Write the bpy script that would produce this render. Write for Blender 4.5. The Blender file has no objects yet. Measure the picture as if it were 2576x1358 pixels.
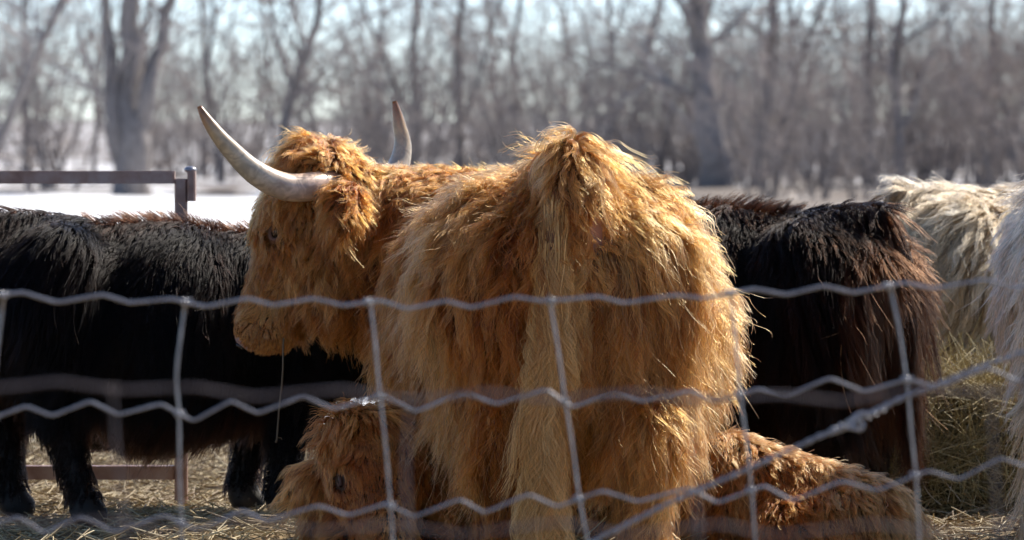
import bpy, math, random, time
import numpy as np
from mathutils import Vector, Matrix, kdtree

T0 = time.time()
random.seed(7)
RNG = np.random.default_rng(7)
SC = bpy.context.scene
COL = SC.collection

# ------------------------------------------------------------------ camera
CAM_H = 1.20            # camera height in metres
FPX = 11040.0           # focal length in pixels of a 2576 px wide picture
HV = 350.0              # picture row of the horizon (2576 x 1358)
cam_d = bpy.data.cameras.new('camera')
cam = bpy.data.objects.new('camera', cam_d)
COL.objects.link(cam)
cam.location = (0, 0, CAM_H)
cam.rotation_euler = (math.radians(90), 0, 0)
cam_d.sensor_width = 36.0
cam_d.lens = 36.0 * FPX / 2576.0
cam_d.shift_y = -(679.0 - HV) / 2576.0
cam_d.clip_start = 0.1
cam_d.clip_end = 6000.0
cam_d.dof.use_dof = True
cam_d.dof.focus_distance = 12.15
cam_d.dof.aperture_fstop = cam_d.lens / 29.0
SC.camera = cam

# ------------------------------------------------------------------ sky and sun
SUN_AZ = math.radians(42)      # from +X towards +Y: behind the herd, to the right
SUN_EL = math.radians(42)
world = bpy.data.worlds.new('World')
SC.world = world
world.use_nodes = True
wn = world.node_tree
for n in list(wn.nodes):
    wn.nodes.remove(n)
w_out = wn.nodes.new('ShaderNodeOutputWorld')
w_bg = wn.nodes.new('ShaderNodeBackground')
w_sky = wn.nodes.new('ShaderNodeTexSky')
w_sky.sky_type = 'NISHITA'
w_sky.sun_disc = False
w_sky.sun_elevation = SUN_EL
w_sky.sun_rotation = math.pi / 2 - SUN_AZ
w_sky.altitude = 1500
w_sky.air_density = 0.7
w_sky.dust_density = 1.15
w_sky.ozone_density = 2.4
w_bg.inputs['Strength'].default_value = 0.13
wn.links.new(w_sky.outputs['Color'], w_bg.inputs['Color'])
wn.links.new(w_bg.outputs['Background'], w_out.inputs['Surface'])

sun_d = bpy.data.lights.new('sun', 'SUN')
sun_d.energy = 5.0
sun_d.angle = math.radians(0.53)
sun_d.color = (1.0, 0.92, 0.80)
sun = bpy.data.objects.new('sun', sun_d)
COL.objects.link(sun)
to_sun = Vector((math.cos(SUN_AZ) * math.cos(SUN_EL), math.sin(SUN_AZ) * math.cos(SUN_EL), math.sin(SUN_EL)))
sun.rotation_euler = to_sun.to_track_quat('Z', 'Y').to_euler()
sun.location = (6, 14, 9)

SC.view_settings.view_transform = 'Standard'
SC.view_settings.look = 'None'
SC.view_settings.gamma = 1.0
SC.view_settings.exposure = 0.9
SC.view_settings.use_curve_mapping = False
SC.render.engine = 'CYCLES'
SC.cycles.use_denoising = True
SC.cycles.max_bounces = 6
SC.cycles.diffuse_bounces = 3
SC.cycles.glossy_bounces = 4
SC.cycles.transmission_bounces = 4
SC.cycles.sample_clamp_indirect = 6.0
SC.cycles.use_adaptive_sampling = True
SC.cycles.adaptive_threshold = 0.025
SC.render.hair_type = 'STRAND'


def at(u, v, Y):
    """world point seen at (u, v) of the 2576 x 1358 picture, Y metres away"""
    return Vector(((u - 1288.0) * Y / FPX, Y, CAM_H - (v - HV) * Y / FPX))


# ------------------------------------------------------------------ object helpers
def tag(o, label=None, cat=None, group=None, kind=None):
    if label: o['label'] = label
    if cat: o['category'] = cat
    if group: o['group'] = group
    if kind: o['kind'] = kind
    return o


def empty(name, loc=(0, 0, 0), rz=0.0):
    o = bpy.data.objects.new(name, None)
    COL.objects.link(o)
    o.location = loc
    o.rotation_euler = (0, 0, rz)
    o.empty_display_size = 0.1
    return o


def link(name, data, mat=None, parent=None):
    o = bpy.data.objects.new(name, data)
    COL.objects.link(o)
    if mat is not None and len(data.materials) == 0:
        data.materials.append(mat)
    if parent is not None:
        o.parent = parent
    return o


def mesh(name, verts, faces, smooth=True):
    me = bpy.data.meshes.new(name)
    me.from_pydata([tuple(v) for v in verts], [], [tuple(f) for f in faces])
    me.update()
    if smooth:
        me.polygons.foreach_set('use_smooth', np.ones(len(me.polygons), dtype=bool))
    return me


def np_mesh(name, verts, faces, smooth=True):
    """verts (n,3), faces (m,k) arrays with k = 3 or 4"""
    verts = np.asarray(verts, dtype=np.float32)
    faces = np.asarray(faces, dtype=np.int32)
    me = bpy.data.meshes.new(name)
    m, k = faces.shape
    me.vertices.add(len(verts))
    me.vertices.foreach_set('co', verts.ravel())
    me.loops.add(m * k)
    me.loops.foreach_set('vertex_index', faces.ravel())
    me.polygons.add(m)
    me.polygons.foreach_set('loop_start', np.arange(0, m * k, k, dtype=np.int32))
    if smooth:
        me.polygons.foreach_set('use_smooth', np.ones(m, dtype=bool))
    me.update(calc_edges=True)
    me.validate()
    return me


def set_attr(me, name, vals, dom='POINT'):
    a = me.attributes.new(name, 'FLOAT', dom)
    a.data.foreach_set('value', np.asarray(vals, dtype=np.float32))


class MB:
    """collects tubes and boxes, then becomes one mesh"""
    def __init__(self):
        self.v = []; self.f = []

    def tube(self, pts, radii, sides=8, cap=True):
        pts = [Vector(p) for p in pts]
        n = len(pts)
        if not hasattr(radii, '__len__'):
            radii = [radii] * n
        base = len(self.v)
        up = None
        for i in range(n):
            t = (pts[min(i + 1, n - 1)] - pts[max(i - 1, 0)]).normalized()
            if up is None:
                up = Vector((0, 0, 1)) if abs(t.z) < 0.9 else Vector((1, 0, 0))
            a = t.cross(up)
            if a.length < 1e-5:
                a = t.orthogonal()
            a.normalize()
            b = a.cross(t).normalized()
            up = b
            for k in range(sides):
                an = 2 * math.pi * k / sides
                self.v.append(pts[i] + (a * math.cos(an) + b * math.sin(an)) * radii[i])
        for i in range(n - 1):
            for k in range(sides):
                k2 = (k + 1) % sides
                self.f.append((base + i * sides + k, base + i * sides + k2,
                               base + (i + 1) * sides + k2, base + (i + 1) * sides + k))
        if cap:
            self.f.append(tuple(base + k for k in range(sides)))
            self.f.append(tuple(base + (n - 1) * sides + k for k in reversed(range(sides))))
        return self

    def box(self, c, s, bevel=0.0):
        cx, cy, cz = c
        sx, sy, sz = s[0] / 2, s[1] / 2, s[2] / 2
        b = bevel
        base = len(self.v)
        # a box with chamfered vertical edges
        prof = [(-sx + b, -sy), (sx - b, -sy), (sx, -sy + b), (sx, sy - b), (sx - b, sy), (-sx + b, sy), (-sx, sy - b), (-sx, -sy + b)] if b else \
               [(-sx, -sy), (sx, -sy), (sx, sy), (-sx, sy)]
        n = len(prof)
        for z in (-sz, sz):
            for (x, y) in prof:
                self.v.append(Vector((cx + x, cy + y, cz + z)))
        for k in range(n):
            k2 = (k + 1) % n
            self.f.append((base + k, base + k2, base + n + k2, base + n + k))
        self.f.append(tuple(base + k for k in reversed(range(n))))
        self.f.append(tuple(base + n + k for k in range(n)))
        return self

    def build(self, name, mat, parent=None, smooth=True):
        return link(name, mesh(name, self.v, self.f, smooth), mat, parent)


# ------------------------------------------------------------------ materials
def new_mat(name):
    m = bpy.data.materials.new(name)
    m.use_nodes = True
    nt = m.node_tree
    for n in list(nt.nodes):
        nt.nodes.remove(n)
    out = nt.nodes.new('ShaderNodeOutputMaterial')
    return m, nt, out


def ramp(nt, stops):
    r = nt.nodes.new('ShaderNodeValToRGB')
    e = r.color_ramp.elements
    while len(e) < len(stops):
        e.new(0.5)
    for i, (p, c) in enumerate(stops):
        e[i].position = p
        e[i].color = (c[0], c[1], c[2], 1.0)
    return r


def noise_mat(name, stops, scale=5.0, rough=0.8, detail=6.0, bump=0.0, bump_scale=40.0, metallic=0.0, coord='Object', stretch=None, spec=0.3):
    m, nt, out = new_mat(name)
    b = nt.nodes.new('ShaderNodeBsdfPrincipled')
    tc = nt.nodes.new('ShaderNodeTexCoord')
    src = tc.outputs[coord]
    if stretch:
        mp = nt.nodes.new('ShaderNodeMapping')
        mp.inputs['Scale'].default_value = stretch
        nt.links.new(src, mp.inputs['Vector'])
        src = mp.outputs['Vector']
    nz = nt.nodes.new('ShaderNodeTexNoise')
    nz.inputs['Scale'].default_value = scale
    nz.inputs['Detail'].default_value = detail
    nt.links.new(src, nz.inputs['Vector'])
    r = ramp(nt, stops)
    nt.links.new(nz.outputs['Fac'], r.inputs['Fac'])
    nt.links.new(r.outputs['Color'], b.inputs['Base Color'])
    b.inputs['Roughness'].default_value = rough
    b.inputs['Metallic'].default_value = metallic
    b.inputs['Specular IOR Level'].default_value = spec
    if bump:
        n2 = nt.nodes.new('ShaderNodeTexNoise')
        n2.inputs['Scale'].default_value = bump_scale
        n2.inputs['Detail'].default_value = 8.0
        nt.links.new(src, n2.inputs['Vector'])
        bp = nt.nodes.new('ShaderNodeBump')
        bp.inputs['Strength'].default_value = bump
        bp.inputs['Distance'].default_value = 0.02
        nt.links.new(n2.outputs['Fac'], bp.inputs['Height'])
        nt.links.new(bp.outputs['Normal'], b.inputs['Normal'])
    nt.links.new(b.outputs['BSDF'], out.inputs['Surface'])
    return m


def fur_mat(name, root, mid, tip, pale, rough=0.38, radial=0.5, coat=0.0, mix=0.5, gain=1.5, ior=1.4, spec=0.18):
    """hair shader: colour runs root > tip, each lock carries its own tint towards a paler colour"""
    m, nt, out = new_mat(name)
    h = nt.nodes.new('ShaderNodeBsdfHairPrincipled')
    h.model = 'CHIANG'
    h.parametrization = 'COLOR'
    hi = nt.nodes.new('ShaderNodeHairInfo')
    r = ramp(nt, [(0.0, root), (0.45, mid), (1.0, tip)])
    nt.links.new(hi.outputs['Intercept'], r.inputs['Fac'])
    at_ = nt.nodes.new('ShaderNodeAttribute')
    at_.attribute_name = 'tint'
    mx = nt.nodes.new('ShaderNodeMix')
    mx.data_type = 'RGBA'
    mx.inputs[7].default_value = (pale[0], pale[1], pale[2], 1)
    nt.links.new(at_.outputs['Fac'], mx.inputs[0])
    nt.links.new(r.outputs['Color'], mx.inputs[6])
    hs = nt.nodes.new('ShaderNodeHueSaturation')
    mr = nt.nodes.new('ShaderNodeMapRange')
    mr.inputs['To Min'].default_value = 0.62
    mr.inputs['To Max'].default_value = 1.35
    nt.links.new(hi.outputs['Random'], mr.inputs['Value'])
    nt.links.new(mr.outputs['Result'], hs.inputs['Value'])
    nt.links.new(mx.outputs[2], hs.inputs['Color'])
    nt.links.new(hs.outputs['Color'], h.inputs['Color'])
    h.inputs['Roughness'].default_value = rough
    h.inputs['Radial Roughness'].default_value = radial
    h.inputs['Coat'].default_value = coat
    h.inputs['IOR'].default_value = ior
    d = nt.nodes.new('ShaderNodeBsdfPrincipled')
    d.inputs['Roughness'].default_value = 0.55
    d.inputs['Specular IOR Level'].default_value = spec
    hv = nt.nodes.new('ShaderNodeHueSaturation')
    hv.inputs['Value'].default_value = gain
    nt.links.new(hs.outputs['Color'], hv.inputs['Color'])
    nt.links.new(hv.outputs['Color'], d.inputs['Base Color'])
    ms = nt.nodes.new('ShaderNodeMixShader')
    ms.inputs[0].default_value = mix
    nt.links.new(d.outputs['BSDF'], ms.inputs[1])
    nt.links.new(h.outputs['BSDF'], ms.inputs[2])
    nt.links.new(ms.outputs['Shader'], out.inputs['Surface'])
    return m


def skin_mat(name, col, bare=(0.42, 0.20, 0.15)):
    """hide under the coat; the attribute 'bare' marks naked pinkish skin"""
    m, nt, out = new_mat(name)
    b = nt.nodes.new('ShaderNodeBsdfPrincipled')
    a = nt.nodes.new('ShaderNodeAttribute')
    a.attribute_name = 'bare'
    nz = nt.nodes.new('ShaderNodeTexNoise')
    nz.inputs['Scale'].default_value = 30
    r = ramp(nt, [(0.3, [c * 0.7 for c in col]), (0.7, [c * 1.25 for c in col])])
    nt.links.new(nz.outputs['Fac'], r.inputs['Fac'])
    mx = nt.nodes.new('ShaderNodeMix')
    mx.data_type = 'RGBA'
    mx.inputs[7].default_value = (*bare, 1)
    nt.links.new(a.outputs['Fac'], mx.inputs[0])
    nt.links.new(r.outputs['Color'], mx.inputs[6])
    nt.links.new(mx.outputs[2], b.inputs['Base Color'])
    b.inputs['Roughness'].default_value = 0.7
    nt.links.new(b.outputs['BSDF'], out.inputs['Surface'])
    return m


def horn_mat(name):
    m, nt, out = new_mat(name)
    b = nt.nodes.new('ShaderNodeBsdfPrincipled')
    a = nt.nodes.new('ShaderNodeAttribute')
    a.attribute_name = 'along'
    tc = nt.nodes.new('ShaderNodeTexCoord')
    nz = nt.nodes.new('ShaderNodeTexNoise')
    nz.inputs['Scale'].default_value = 26
    nz.inputs['Detail'].default_value = 8
    nz.inputs['Distortion'].default_value = 1.2
    nt.links.new(tc.outputs['Object'], nz.inputs['Vector'])
    add = nt.nodes.new('ShaderNodeMath')
    add.operation = 'MULTIPLY_ADD'
    add.inputs[1].default_value = 0.16
    nt.links.new(nz.outputs['Fac'], add.inputs[0])
    nt.links.new(a.outputs['Fac'], add.inputs[2])
    r = ramp(nt, [(0.05, (0.36, 0.19, 0.13)), (0.36, (0.60, 0.43, 0.32)), (0.62, (0.52, 0.43, 0.31)), (0.84, (0.42, 0.29, 0.16)), (1.0, (0.26, 0.11, 0.045))])
    nt.links.new(add.outputs[0], r.inputs['Fac'])
    r2 = ramp(nt, [(0.38, (0.55, 0.55, 0.55)), (0.62, (1.1, 1.1, 1.1))])
    nt.links.new(nz.outputs['Fac'], r2.inputs['Fac'])
    mul = nt.nodes.new('ShaderNodeMix')
    mul.data_type = 'RGBA'
    mul.blend_type = 'MULTIPLY'
    mul.inputs[0].default_value = 0.8
    nt.links.new(r.outputs['Color'], mul.inputs[6])
    nt.links.new(r2.outputs['Color'], mul.inputs[7])
    nt.links.new(mul.outputs[2], b.inputs['Base Color'])
    b.inputs['Roughness'].default_value = 0.36
    bp = nt.nodes.new('ShaderNodeBump')
    bp.inputs['Strength'].default_value = 0.25
    bp.inputs['Distance'].default_value = 0.004
    nt.links.new(nz.outputs['Fac'], bp.inputs['Height'])
    nt.links.new(bp.outputs['Normal'], b.inputs['Normal'])
    nt.links.new(b.outputs['BSDF'], out.inputs['Surface'])
    return m


M = {}
M['ground'] = noise_mat('trodden_straw_ground', [(0.25, (0.06, 0.042, 0.025)), (0.5, (0.19, 0.135, 0.07)), (0.75, (0.32, 0.24, 0.13))], scale=7, bump=0.9, bump_scale=25)
M['snow'] = noise_mat('snow', [(0.3, (0.80, 0.81, 0.83)), (0.7, (0.86, 0.87, 0.88))], scale=0.5, rough=0.6, bump=0.3, bump_scale=3)
M['wire'] = noise_mat('galvanised_wire', [(0.35, (0.22, 0.22, 0.24)), (0.7, (0.36, 0.36, 0.38))], scale=40, rough=0.32, metallic=0.7)
M['wire_old'] = noise_mat('weathered_wire', [(0.35, (0.10, 0.085, 0.09)), (0.7, (0.18, 0.155, 0.16))], scale=30, rough=0.55, metallic=0.6)
M['pipe'] = noise_mat('brown_steel_pipe', [(0.3, (0.20, 0.105, 0.075)), (0.5, (0.29, 0.175, 0.135)), (0.8, (0.40, 0.30, 0.26))], scale=14, rough=0.42, metallic=0.1, stretch=(1, 1, 1))
M['post'] = noise_mat('weathered_wood_post', [(0.3, (0.15, 0.12, 0.09)), (0.7, (0.30, 0.26, 0.21))], scale=12, rough=0.9, bump=0.6, stretch=(6, 6, 0.8))
M['bark'] = noise_mat('grey_bark', [(0.3, (0.115, 0.10, 0.095)), (0.55, (0.18, 0.162, 0.155)), (0.8, (0.25, 0.23, 0.22))], scale=4, rough=0.95, bump=0.8, bump_scale=10, stretch=(4, 4, 0.7))  # grey lifted so the colour carries the distant haze
M['twig'] = noise_mat('grey_twigs', [(0.3, (0.20, 0.175, 0.165)), (0.7, (0.33, 0.295, 0.285))], scale=0.6, rough=0.9)  # both twig colours lightened to stand in for haze
M['twig_warm'] = noise_mat('brownish_twigs', [(0.3, (0.21, 0.175, 0.16)), (0.7, (0.35, 0.295, 0.275))], scale=0.6, rough=0.9)
M['hay_core'] = noise_mat('packed_hay', [(0.3, (0.05, 0.04, 0.02)), (0.7, (0.16, 0.13, 0.06))], scale=30, bump=0.8, bump_scale=60)
M['horn'] = horn_mat('horn')
M['hoof'] = noise_mat('hoof', [(0.3, (0.03, 0.025, 0.02)), (0.7, (0.07, 0.055, 0.045))], scale=14, rough=0.6)
M['eye'] = noise_mat('eye', [(0.3, (0.012, 0.008, 0.006)), (0.7, (0.03, 0.017, 0.01))], scale=4, rough=0.16, spec=0.35)
M['lid'] = noise_mat('eyelid_skin', [(0.3, (0.07, 0.03, 0.02)), (0.7, (0.16, 0.075, 0.05))], scale=30, rough=0.7)
M['nose'] = noise_mat('nose_skin', [(0.3, (0.30, 0.17, 0.15)), (0.7, (0.42, 0.27, 0.24))], scale=35, rough=0.45, bump=0.4, bump_scale=120)


def stalk_mat(name, stops):
    m, nt, out = new_mat(name)
    b = nt.nodes.new('ShaderNodeBsdfPrincipled')
    hi = nt.nodes.new('ShaderNodeHairInfo')
    r = ramp(nt, stops)
    nt.links.new(hi.outputs['Random'], r.inputs['Fac'])
    nt.links.new(r.outputs['Color'], b.inputs['Base Color'])
    b.inputs['Roughness'].default_value = 0.55
    nt.links.new(b.outputs['BSDF'], out.inputs['Surface'])
    return m


M['straw'] = stalk_mat('straw', [(0.0, (0.13, 0.08, 0.035)), (0.4, (0.29, 0.21, 0.10)), (0.75, (0.42, 0.33, 0.17)), (1.0, (0.58, 0.49, 0.31))])
M['hay'] = stalk_mat('hay', [(0.0, (0.14, 0.10, 0.035)), (0.4, (0.36, 0.27, 0.10)), (0.75, (0.46, 0.37, 0.16)), (0.97, (0.58, 0.48, 0.25)), (1.0, (0.72, 0.65, 0.48))])

# ------------------------------------------------------------------ signed distance bodies
def seg_sdf(p, a, b, ra, rb):
    a = np.asarray(a, float); b = np.asarray(b, float)
    pa = p - a
    ba = b - a
    h = np.clip(pa @ ba / max(ba @ ba, 1e-9), 0, 1)
    return np.linalg.norm(pa - h[:, None] * ba, axis=1) - (ra + (rb - ra) * h)


class Body:
    """a smooth union of tapered limbs: prims are (tag, a, ra, b, rb, blend)"""
    def __init__(self, prims):
        self.prims = prims

    def sdf(self, p):
        d = None
        for (tg, a, ra, b, rb, k) in self.prims:
            e = seg_sdf(p, a, b, ra, rb)
            if d is None:
                d = e
            else:
                h = np.clip(k - np.abs(d - e), 0, None) / k
                d = np.minimum(d, e) - h * h * k * 0.25
        return d

    def grad(self, p, e=0.004):
        g = np.empty_like(p)
        for i in range(3):
            dp = np.zeros(3); dp[i] = e
            g[:, i] = self.sdf(p + dp) - self.sdf(p - dp)
        return g / np.maximum(np.linalg.norm(g, axis=1, keepdims=True), 1e-9)

    def tags(self, p):
        ds = np.stack([seg_sdf(p, a, b, ra, rb) for (tg, a, ra, b, rb, k) in self.prims], 1)
        ix = ds.argmin(1)
        names = np.array([q[0] for q in self.prims])
        return names[ix]

    def mesh(self, name, step=0.022):
        lo = np.min([np.minimum(np.asarray(a) - ra, np.asarray(b) - rb) for (_, a, ra, b, rb, _) in self.prims], axis=0) - 3 * step
        hi = np.max([np.maximum(np.asarray(a) + ra, np.asarray(b) + rb) for (_, a, ra, b, rb, _) in self.prims], axis=0) + 3 * step
        n = np.ceil((hi - lo) / step).astype(int) + 1
        ax = [lo[i] + step * np.arange(n[i]) for i in range(3)]
        g = np.stack(np.meshgrid(*ax, indexing='ij'), -1).reshape(-1, 3)
        v = self.sdf(g).reshape(n)
        s = v < 0
        c = n - 1
        cnt = np.zeros(c)
        acc = np.zeros((*c, 3))
        base = np.stack(np.meshgrid(np.arange(c[0]), np.arange(c[1]), np.arange(c[2]), indexing='ij'), -1).astype(float)
        for axis in range(3):
            for o1 in (0, 1):
                for o2 in (0, 1):
                    off = [0, 0, 0]
                    oth = [i for i in range(3) if i != axis]
                    off[oth[0]] = o1; off[oth[1]] = o2
                    sl0 = tuple(slice(off[i], off[i] + c[i]) for i in range(3))
                    off2 = list(off); off2[axis] += 1
                    sl1 = tuple(slice(off2[i], off2[i] + c[i]) for i in range(3))
                    v0 = v[sl0]; v1 = v[sl1]
                    mk = s[sl0] != s[sl1]
                    t = np.where(mk, v0 / np.where(mk, v0 - v1, 1), 0)
                    pos = base + np.array(off)
                    pos[..., axis] += t
                    acc += np.where(mk[..., None], pos, 0)
                    cnt += mk
        act = cnt > 0
        idx = -np.ones(c, dtype=int)
        idx[act] = np.arange(act.sum())
        verts = lo + step * acc[act] / cnt[act][:, None]
        faces = []
        for axis in range(3):
            a1, a2 = (axis + 1) % 3, (axis + 2) % 3
            sl0 = [slice(1, c[i]) for i in range(3)]
            sl0[axis] = slice(0, c[axis])
            sl1 = list(sl0)
            sl1[axis] = slice(1, c[axis] + 1)
            e = s[tuple(sl0)] != s[tuple(sl1)]
            flip = s[tuple(sl0)][e]
            ijk = np.argwhere(e)
            for i in range(3):
                if i != axis:
                    ijk[:, i] += 1
            q = []
            for (d1, d2) in ((-1, -1), (0, -1), (0, 0), (-1, 0)):
                w = ijk.copy()
                w[:, a1] += d1; w[:, a2] += d2
                q.append(idx[w[:, 0], w[:, 1], w[:, 2]])
            q = np.stack(q, 1)
            q[~flip] = q[~flip][:, ::-1]
            faces.append(q)
        faces = np.concatenate(faces)
        for _ in range(2):
            verts = verts - self.sdf(verts)[:, None] * self.grad(verts) * 0.9
        return verts, faces


# ------------------------------------------------------------------ fur
class Wob:
    """cheap smooth vector noise"""
    def __init__(self, wavelength, seed, n=7):
        r = np.random.default_rng(seed)
        k = r.normal(size=(n, 3)); k /= np.linalg.norm(k, axis=1, keepdims=True)
        self.k = k * (2 * np.pi / (wavelength * r.uniform(0.6, 1.7, n)))[:, None]
        self.ph = r.uniform(0, 6.28, (n, 3))
        self.n = n

    def __call__(self, p):
        a = p @ self.k.T
        return np.sin(a[:, :, None] + self.ph[None]).sum(1) / math.sqrt(self.n)


def nrm(v):
    return v / np.maximum(np.linalg.norm(v, axis=1, keepdims=True), 1e-9)


def curves_object(name, pts, r0, r1, mat, parent, tint=None, kind='stuff', power=1.0):
    """pts (n, k, 3) -> one curves object"""
    n, k, _ = pts.shape
    hc = bpy.data.hair_curves.new(name)
    hc.add_curves([k] * n)
    hc.attributes['position'].data.foreach_set('vector', np.ascontiguousarray(pts, dtype=np.float32).ravel())
    t = np.linspace(0, 1, k) ** power
    rad = (r0 + (r1 - r0) * t)[None, :] * np.ones((n, 1))
    ra = hc.attributes.get('radius') or hc.attributes.new('radius', 'FLOAT', 'POINT')
    ra.data.foreach_set('value', rad.astype(np.float32).ravel())
    if tint is not None:
        a = hc.attributes.new('tint', 'FLOAT', 'CURVE')
        a.data.foreach_set('value', np.asarray(tint, dtype=np.float32))
    hc.materials.append(mat)
    o = bpy.data.objects.new(name, hc)
    COL.objects.link(o)
    if parent is not None:
        o.parent = parent
    if kind:
        o['kind'] = kind
    return o


def grow(body, verts, faces, spec, n_guides, n_hairs, cam_local, seed=1, K=9):
    """comb a coat over a body; spec(p, n, tags) gives per-root length, groom direction, lift, density, curl, clump, tint"""
    r = np.random.default_rng(seed)
    tri = np.concatenate([faces[:, [0, 1, 2]], faces[:, [0, 2, 3]]])
    A, B, C = verts[tri[:, 0]], verts[tri[:, 1]], verts[tri[:, 2]]
    area = 0.5 * np.linalg.norm(np.cross(B - A, C - A), axis=1)
    cen = (A + B + C) / 3
    nn = body.grad(cen)
    tg = body.tags(cen)
    s = spec(cen, nn, tg)
    toc = nrm(cam_local - cen)
    facing = (nn * toc).sum(1)
    w = area * s['density'] * np.clip(0.62 + 0.9 * facing, 0.16, 1.0)
    w = w / w.sum()

    def roots(n):
        ti = r.choice(len(tri), size=n, p=w)
        a, b = r.random(n), r.random(n)
        f = a + b > 1
        a[f], b[f] = 1 - a[f], 1 - b[f]
        return A[ti] + a[:, None] * (B - A)[ti] + b[:, None] * (C - A)[ti]

    g0 = roots(n_guides)
    gn = body.grad(g0)
    gs = spec(g0, gn, body.tags(g0))
    L = gs['length'] * r.uniform(0.75, 1.2, n_guides)
    d = gs['groom']
    wob1 = Wob(0.16, seed + 1); wob2 = Wob(0.07, seed + 2); wob3 = Wob(0.4, seed + 5)
    d = d + 0.17 * wob3(g0) + 0.15 * wob1(g0) + r.normal(size=d.shape) * 0.06
    d = nrm(d - (d * gn).sum(1)[:, None] * gn)
    lift = gs['lift'][:, None]
    cur = nrm(d * (1 - lift) + gn * lift)
    P = np.empty((n_guides, K, 3))
    P[:, 0] = g0 - gn * 0.004
    h = (L / (K - 1))[:, None]
    side = nrm(np.cross(cur, gn))
    ph = r.uniform(0, 6.28, n_guides)
    droop = gs['droop'][:, None]
    for k in range(1, K):
        t = k / (K - 1)
        cur = cur + droop * np.array([0, 0, -1.0]) * (0.5 + t) * 0.5 + gs['mess'][:, None] * (0.07 * wob2(P[:, k - 1]) + r.normal(size=cur.shape) * 0.04)
        cur = nrm(cur)
        q = P[:, k - 1] + cur * h
        dist = body.sdf(q)
        need = 0.006 + gs['loft'] * np.sqrt(t)
        push = np.clip(need - dist, 0, None)
        gq = body.grad(q)
        q = q + gq * push[:, None]
        pen = push > 0
        if pen.any():
            into = np.minimum((cur * gq).sum(1), 0)[:, None]
            cur = np.where(pen[:, None], nrm(cur - into * gq), cur)
        P[:, k] = q
    # waves along each lock
    arc = np.linspace(0, 1, K)[None, :] * L[:, None]
    wl = gs['wave_len'] * r.uniform(0.7, 1.4, n_guides)
    tt = np.linspace(0, 1, K)[None, :]
    wave = (gs['curl'] * r.uniform(0.4, 1.5, n_guides))[:, None] * np.sin(2 * np.pi * arc / wl[:, None] + ph[:, None]) * tt
    wave2 = (gs['curl'] * 0.6)[:, None] * np.cos(2 * np.pi * arc / wl[:, None] * 0.8 + ph[:, None] * 1.7) * tt
    P = P + side[:, None, :] * wave[..., None] + gn[:, None, :] * (wave2[..., None] + np.abs(wave2[..., None]) * 0.5)
    # hairs follow the nearest lock
    kd = kdtree.KDTree(n_guides)
    for i in range(n_guides):
        kd.insert(g0[i], i)
    kd.balance()
    h0 = roots(n_hairs)
    near = np.array([kd.find(h0[i])[1] for i in range(n_hairs)])
    alt = r.random(n_hairs) < 0.12
    gi = near
    off = h0 - g0[gi]
    stray = r.random(n_hairs) < 0.11
    cl = gs['clump'][gi] * r.uniform(0.6, 1.1, n_hairs)
    cl[stray] *= 0.2
    cl = np.clip(cl, 0, 0.97)[:, None]
    keep = 1 - cl * np.power(tt, 0.8)
    ls = r.uniform(0.62, 1.08, n_hairs)
    ls[stray] *= r.uniform(0.8, 1.2, stray.sum())
    G = P[gi] - P[gi][:, :1]
    H = h0[:, None, :] + G * ls[:, None, None] - off[:, None, :] * (1 - keep)[..., None]
    fz = r.normal(size=(n_hairs, 3)) * (0.028 + 0.22 * stray)[:, None]
    fz2 = r.normal(size=(n_hairs, 3)) * (0.020 * gs['mess'][gi])[:, None]
    Lh = (L[gi] * ls)[:, None, None]
    H = H + fz[:, None, :] * Lh * (tt[..., None] ** 1.6) * 0.6 + fz2[:, None, :] * Lh * np.sin(tt[..., None] * 7 + ph[gi][:, None, None])
    lock = gs['tint'] * r.uniform(0.2, 1.9, n_guides)
    tint = np.clip(lock[gi] + r.normal(size=n_hairs) * 0.08 * np.minimum(1, gs['tint'][gi] * 6), 0, 1)
    return H, tint


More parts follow.
